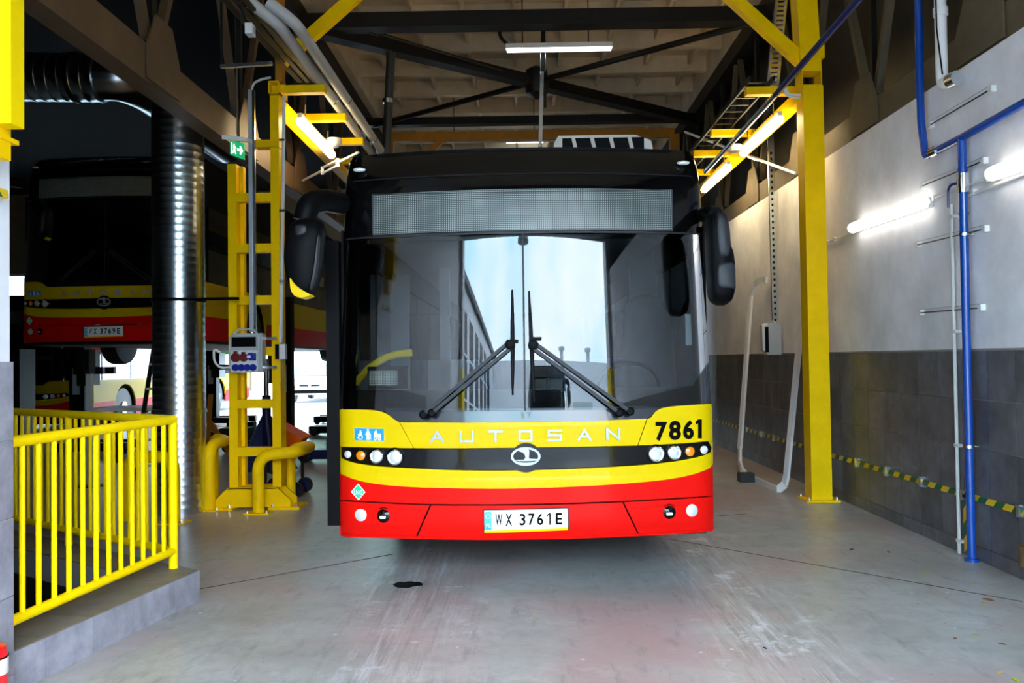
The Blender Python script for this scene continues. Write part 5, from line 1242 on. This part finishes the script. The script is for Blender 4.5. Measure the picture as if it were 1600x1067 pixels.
# trolley jacks on the floor
def trolley(u, v, w, m, label):
    q = PZ(u, v); t = thing('trolley_jack', label, 'jack', q, 'low trolley jacks')
    MB().box(q.x - .1, q.x + w, q.y, q.y + .28, .05, .19).build('jack_frame', m, t, bevel=.015); MB().box(q.x + w * .35, q.x + w, q.y + .04, q.y + .24, .19, .36).build('jack_arm', m, t, bevel=.015)
    for dx in (0, w - .1):
        for dy in (-.02, .30): MB().lathe([(.06, -.02), (.08, -.02), (.08, .02), (.06, .02)], (q.x + dx, q.y + dy, .08), (0, 1, 0), 14).build('wheel', rub, t)
trolley(476, 723, .9, bluest, 'low blue trolley jack beside the bus door')
trolley(490, 681, 1.2, blkm, 'low black trolley jack beyond the blue one')
trolley(330, 690, .8, blkm, 'low black trolley jack seen past the silver duct')
# orange engine stand
q = PZ(338, 715); t = thing('engine_stand', 'orange tubular engine stand between the duct and the ladder column', 'stand', q)
for a, b in (((-.15, 0, .0), (-.12, .1, 1.0)), ((-.12, .1, .55), (.25, 0, .0)), ((-.12, .1, .5), (.1, .5, 0))): MB().bar(q + Vector(a), q + Vector(b), .06).build('strut', orange, t, smooth=0)
MB().box(q.x + .0, q.x + .45, q.y + .1, q.y + .5, .25, .45).build('engine_block', dgrey, t, bevel=.05)
# dark cabinets added to hide the bright background under the raised bus
for k, lab in enumerate(('leftmost added dark cabinet under the raised bus', 'middle added dark cabinet under the raised bus', 'right added dark cabinet under the raised bus')):
    x = -10.9 + k * .62; t = thing('added_cabinet', lab, 'cabinet', (x + .3, 15.5, 0), 'added dark cabinets')
    MB().box(x, x + .60, 15.5, 16.0, 0, 1.8).build('cabinet_body', blkm, t, bevel=.01)
    for j in range(5): d = MB().box(x + .03, x + .57, 15.48, 15.5, .1 + j * .34, .41 + j * .34).build('drawer', dgrey, t, smooth=0); MB().box(x + .2, x + .4, 15.465, 15.48, .33 + j * .34, .35 + j * .34).build('handle', galv, d, smooth=0)
# workbench with white top
t = thing('workbench', 'low bench with a pale worktop under the raised bus', 'bench', (PY(200, 650, 12.6).x, 12.6, 0)); q0 = PY(148, 634, 12.6); q1 = PY(240, 634, 12.6)
MB().box(q0.x, q1.x, 12.4, 13.2, .82, .87).build('worktop', plast, t, smooth=0)
for x in (q0.x + .05, q1.x - .05):
    for y in (12.45, 13.15): MB().bar((x, y, 0), (x, y, .82), .05).build('leg', dgrey, t, smooth=0)
# stepladder by the duct
t = thing('step_ladder', 'dark stepladder leaning near the silver duct under the raised bus', 'ladder', PZ(225, 720))
for dx in (0, .3): MB().bar((PY(228, 640, 11.2).x + dx, 10.8, 0), (PY(236, 560, 11.2).x + dx, 11.3, 1.75), .05, .03).build('side_rail', dgrey, t, smooth=0)
for k in range(5): f = (k + .7) / 5.5; x = PY(228, 640, 11.2).x * (1 - f) + PY(236, 560, 11.2).x * f; MB().box(x, x + .3, 10.8 + .5 * f - .04, 10.8 + .5 * f + .04, 1.75 * f - .015, 1.75 * f + .015).build('tread', alu, t, smooth=0)

# white car outside the back gate
def car(x, y, label):
    t = thing('parked_car', label, 'car', (x, y, 0))
    side = [(0, .28), (0, .62), (.12, .74), (1.0, .92), (1.75, 1.42), (3.0, 1.46), (3.9, 1.02), (4.3, .95), (4.35, .3)]
    mb = MB(); n = len(side)
    rings = []
    for k, (fx, ins, up_) in enumerate(((-.9, .10, 0), (-.86, .02, 0), (.86, .02, 0), (.9, .10, 0))):
        c = Vector((0, 2.1, .75)); rings.append([mb.b.verts.new((x + fx * (1 if p[1] < 1.0 else .82), y + p[0] + (c.y - p[0]) * ins * .4, p[1] + (c.z - p[1]) * ins * .4)) for p in side])
    for a, b in zip(rings, rings[1:]):
        for k in range(n): mb.b.faces.new((a[k], a[(k + 1) % n], b[(k + 1) % n], b[k]))
    mb.b.faces.new(rings[0][::-1]); mb.b.faces.new(rings[-1])
    mb.build('car_body', carw, t, bevel=.02)
    MB().box(x - .62, x + .62, y - .02, y + .06, .34, .46).build('lower_grille', blkm, t, bevel=.02); MB().box(x - .38, x + .38, y - .015, y + .06, .60, .67).build('upper_grille', dgrey, t, bevel=.01)
    MB().ball((x, y - .02, .635), (.05, .02, .05)).build('badge', chrome, t)
    MB().box(x - .3, x + .3, y - .025, y, .49, .58).build('number_plate', plate, t, smooth=0)
    for s in (-1, 1):
        MB().pillow([(x + s * .45, y + .03, .64), (x + s * .84, y + .08, .70), (x + s * .86, y + .1, .62), (x + s * .5, y + .02, .57)], (0, .06, 0)).build('head_lamp', lens, t)
        for dy in (.75, 3.5): MB().lathe([(.2, -.1), (.31, -.1), (.32, 0), (.31, .1), (.2, .1)], (x + s * .8, y + dy, .32), (1, 0, 0), 20).build('wheel', rub, t)
    mb = MB().prism([(x - .7, y + 1.08, .95), (x + .7, y + 1.08, .95), (x + .6, y + 1.72, 1.39), (x - .6, y + 1.72, 1.39)], (0, -.03, .03)); mb.build('windscreen', blk, t, smooth=0)
pc_ = PZ(484, 629); car(pc_.x, pc_.y, 'white car parked outside facing the open back gate')

# ================================================================== small things on the floor
def leaf(u, v, L, m, label, rz):
    q = PZ(u, v); mb = MB(); n = 8
    pts = [(-.5, 0, .0), (-.3, .18, .10), (0, .26, .16), (.3, .16, .10), (.5, 0, .16), (.3, -.15, .05), (0, -.22, .12), (-.3, -.16, .03)]
    c = Matrix.Rotation(rz, 4, 'Z'); vs = [q + (c @ Vector((a * L, b * L, .0015 + h * L * .5))) for a, b, h in pts]
    mb.b.faces.new([mb.b.verts.new(p) for p in vs]); bmesh.ops.triangulate(mb.b, faces=mb.b.faces[:])
    r = bmesh.ops.extrude_face_region(mb.b, geom=mb.b.faces[:]); bmesh.ops.translate(mb.b, verts=[x for x in r['geom'] if isinstance(x, bmesh.types.BMVert)], vec=(0, 0, .0015))
    tag(mb.build('fallen_leaf', m, None), label, 'leaf', 'fallen leaves on the floor')
for i, (u, v, L, m, lab) in enumerate(((1382, 836, .045, leafo, 'ochre leaf on the floor nearest the dark tiles'), (1389, 863, .055, leafb, 'brown leaf just in front of the ochre one near the wall'), (1447, 895, .05, leafy, 'larger yellow-green leaf left of the blue riser foot'), (1523, 912, .04, leafy, 'small yellow-green leaf right of the blue riser foot'),
      (1544, 938, .085, leafb, 'largest brown leaf near the right wall'), (1537, 943, .04, leafo, 'ochre leaf touching the largest brown leaf'), (1434, 943, .03, leafy, 'tiny green leaf in the middle of the right floor'), (1525, 993, .045, leafo, 'orange-brown leaf lower right on the floor'), (1492, 998, .04, leafb, 'reddish brown leaf left of the orange-brown leaf'),
      (1566, 1007, .045, leafb, 'dark curled leaf by the right edge'), (1562, 1051, .035, leafo, 'pale yellow leaf in the bottom right corner'), (1587, 1063, .05, leafy, 'yellow-green leaf in the bottom right corner'), (838, 968, .025, leafy, 'tiny yellow-green leaf in front of the bus'), (428, 885, .03, leafy, 'tiny green leaf on the left floor'), (1158, 795, .035, leafo, 'small ochre leaf right of the bus'),
      (1331, 859, .045, rub, 'dark leaf left of the brown leaf near the wall'), (1195, 1013, .03, rub, 'small black leaf in the front right floor'))): leaf(u, v, L, m, lab, i * 1.3)
q = PZ(638, 913); mb = MB(); rgn = random.Random(3)
pts = [q + Vector((.085 * cos(a) * (1 + .35 * rgn.random()), .075 * sin(a) * (.7 + .6 * rgn.random()), .0006)) for a in [2 * pi * k / 22 for k in range(22)]]
mb.prism(pts, (0, 0, .001)); tag(mb.build('oil_puddle', oil, None, smooth=0), 'small black oil puddle on the floor in front of the bus', 'puddle')
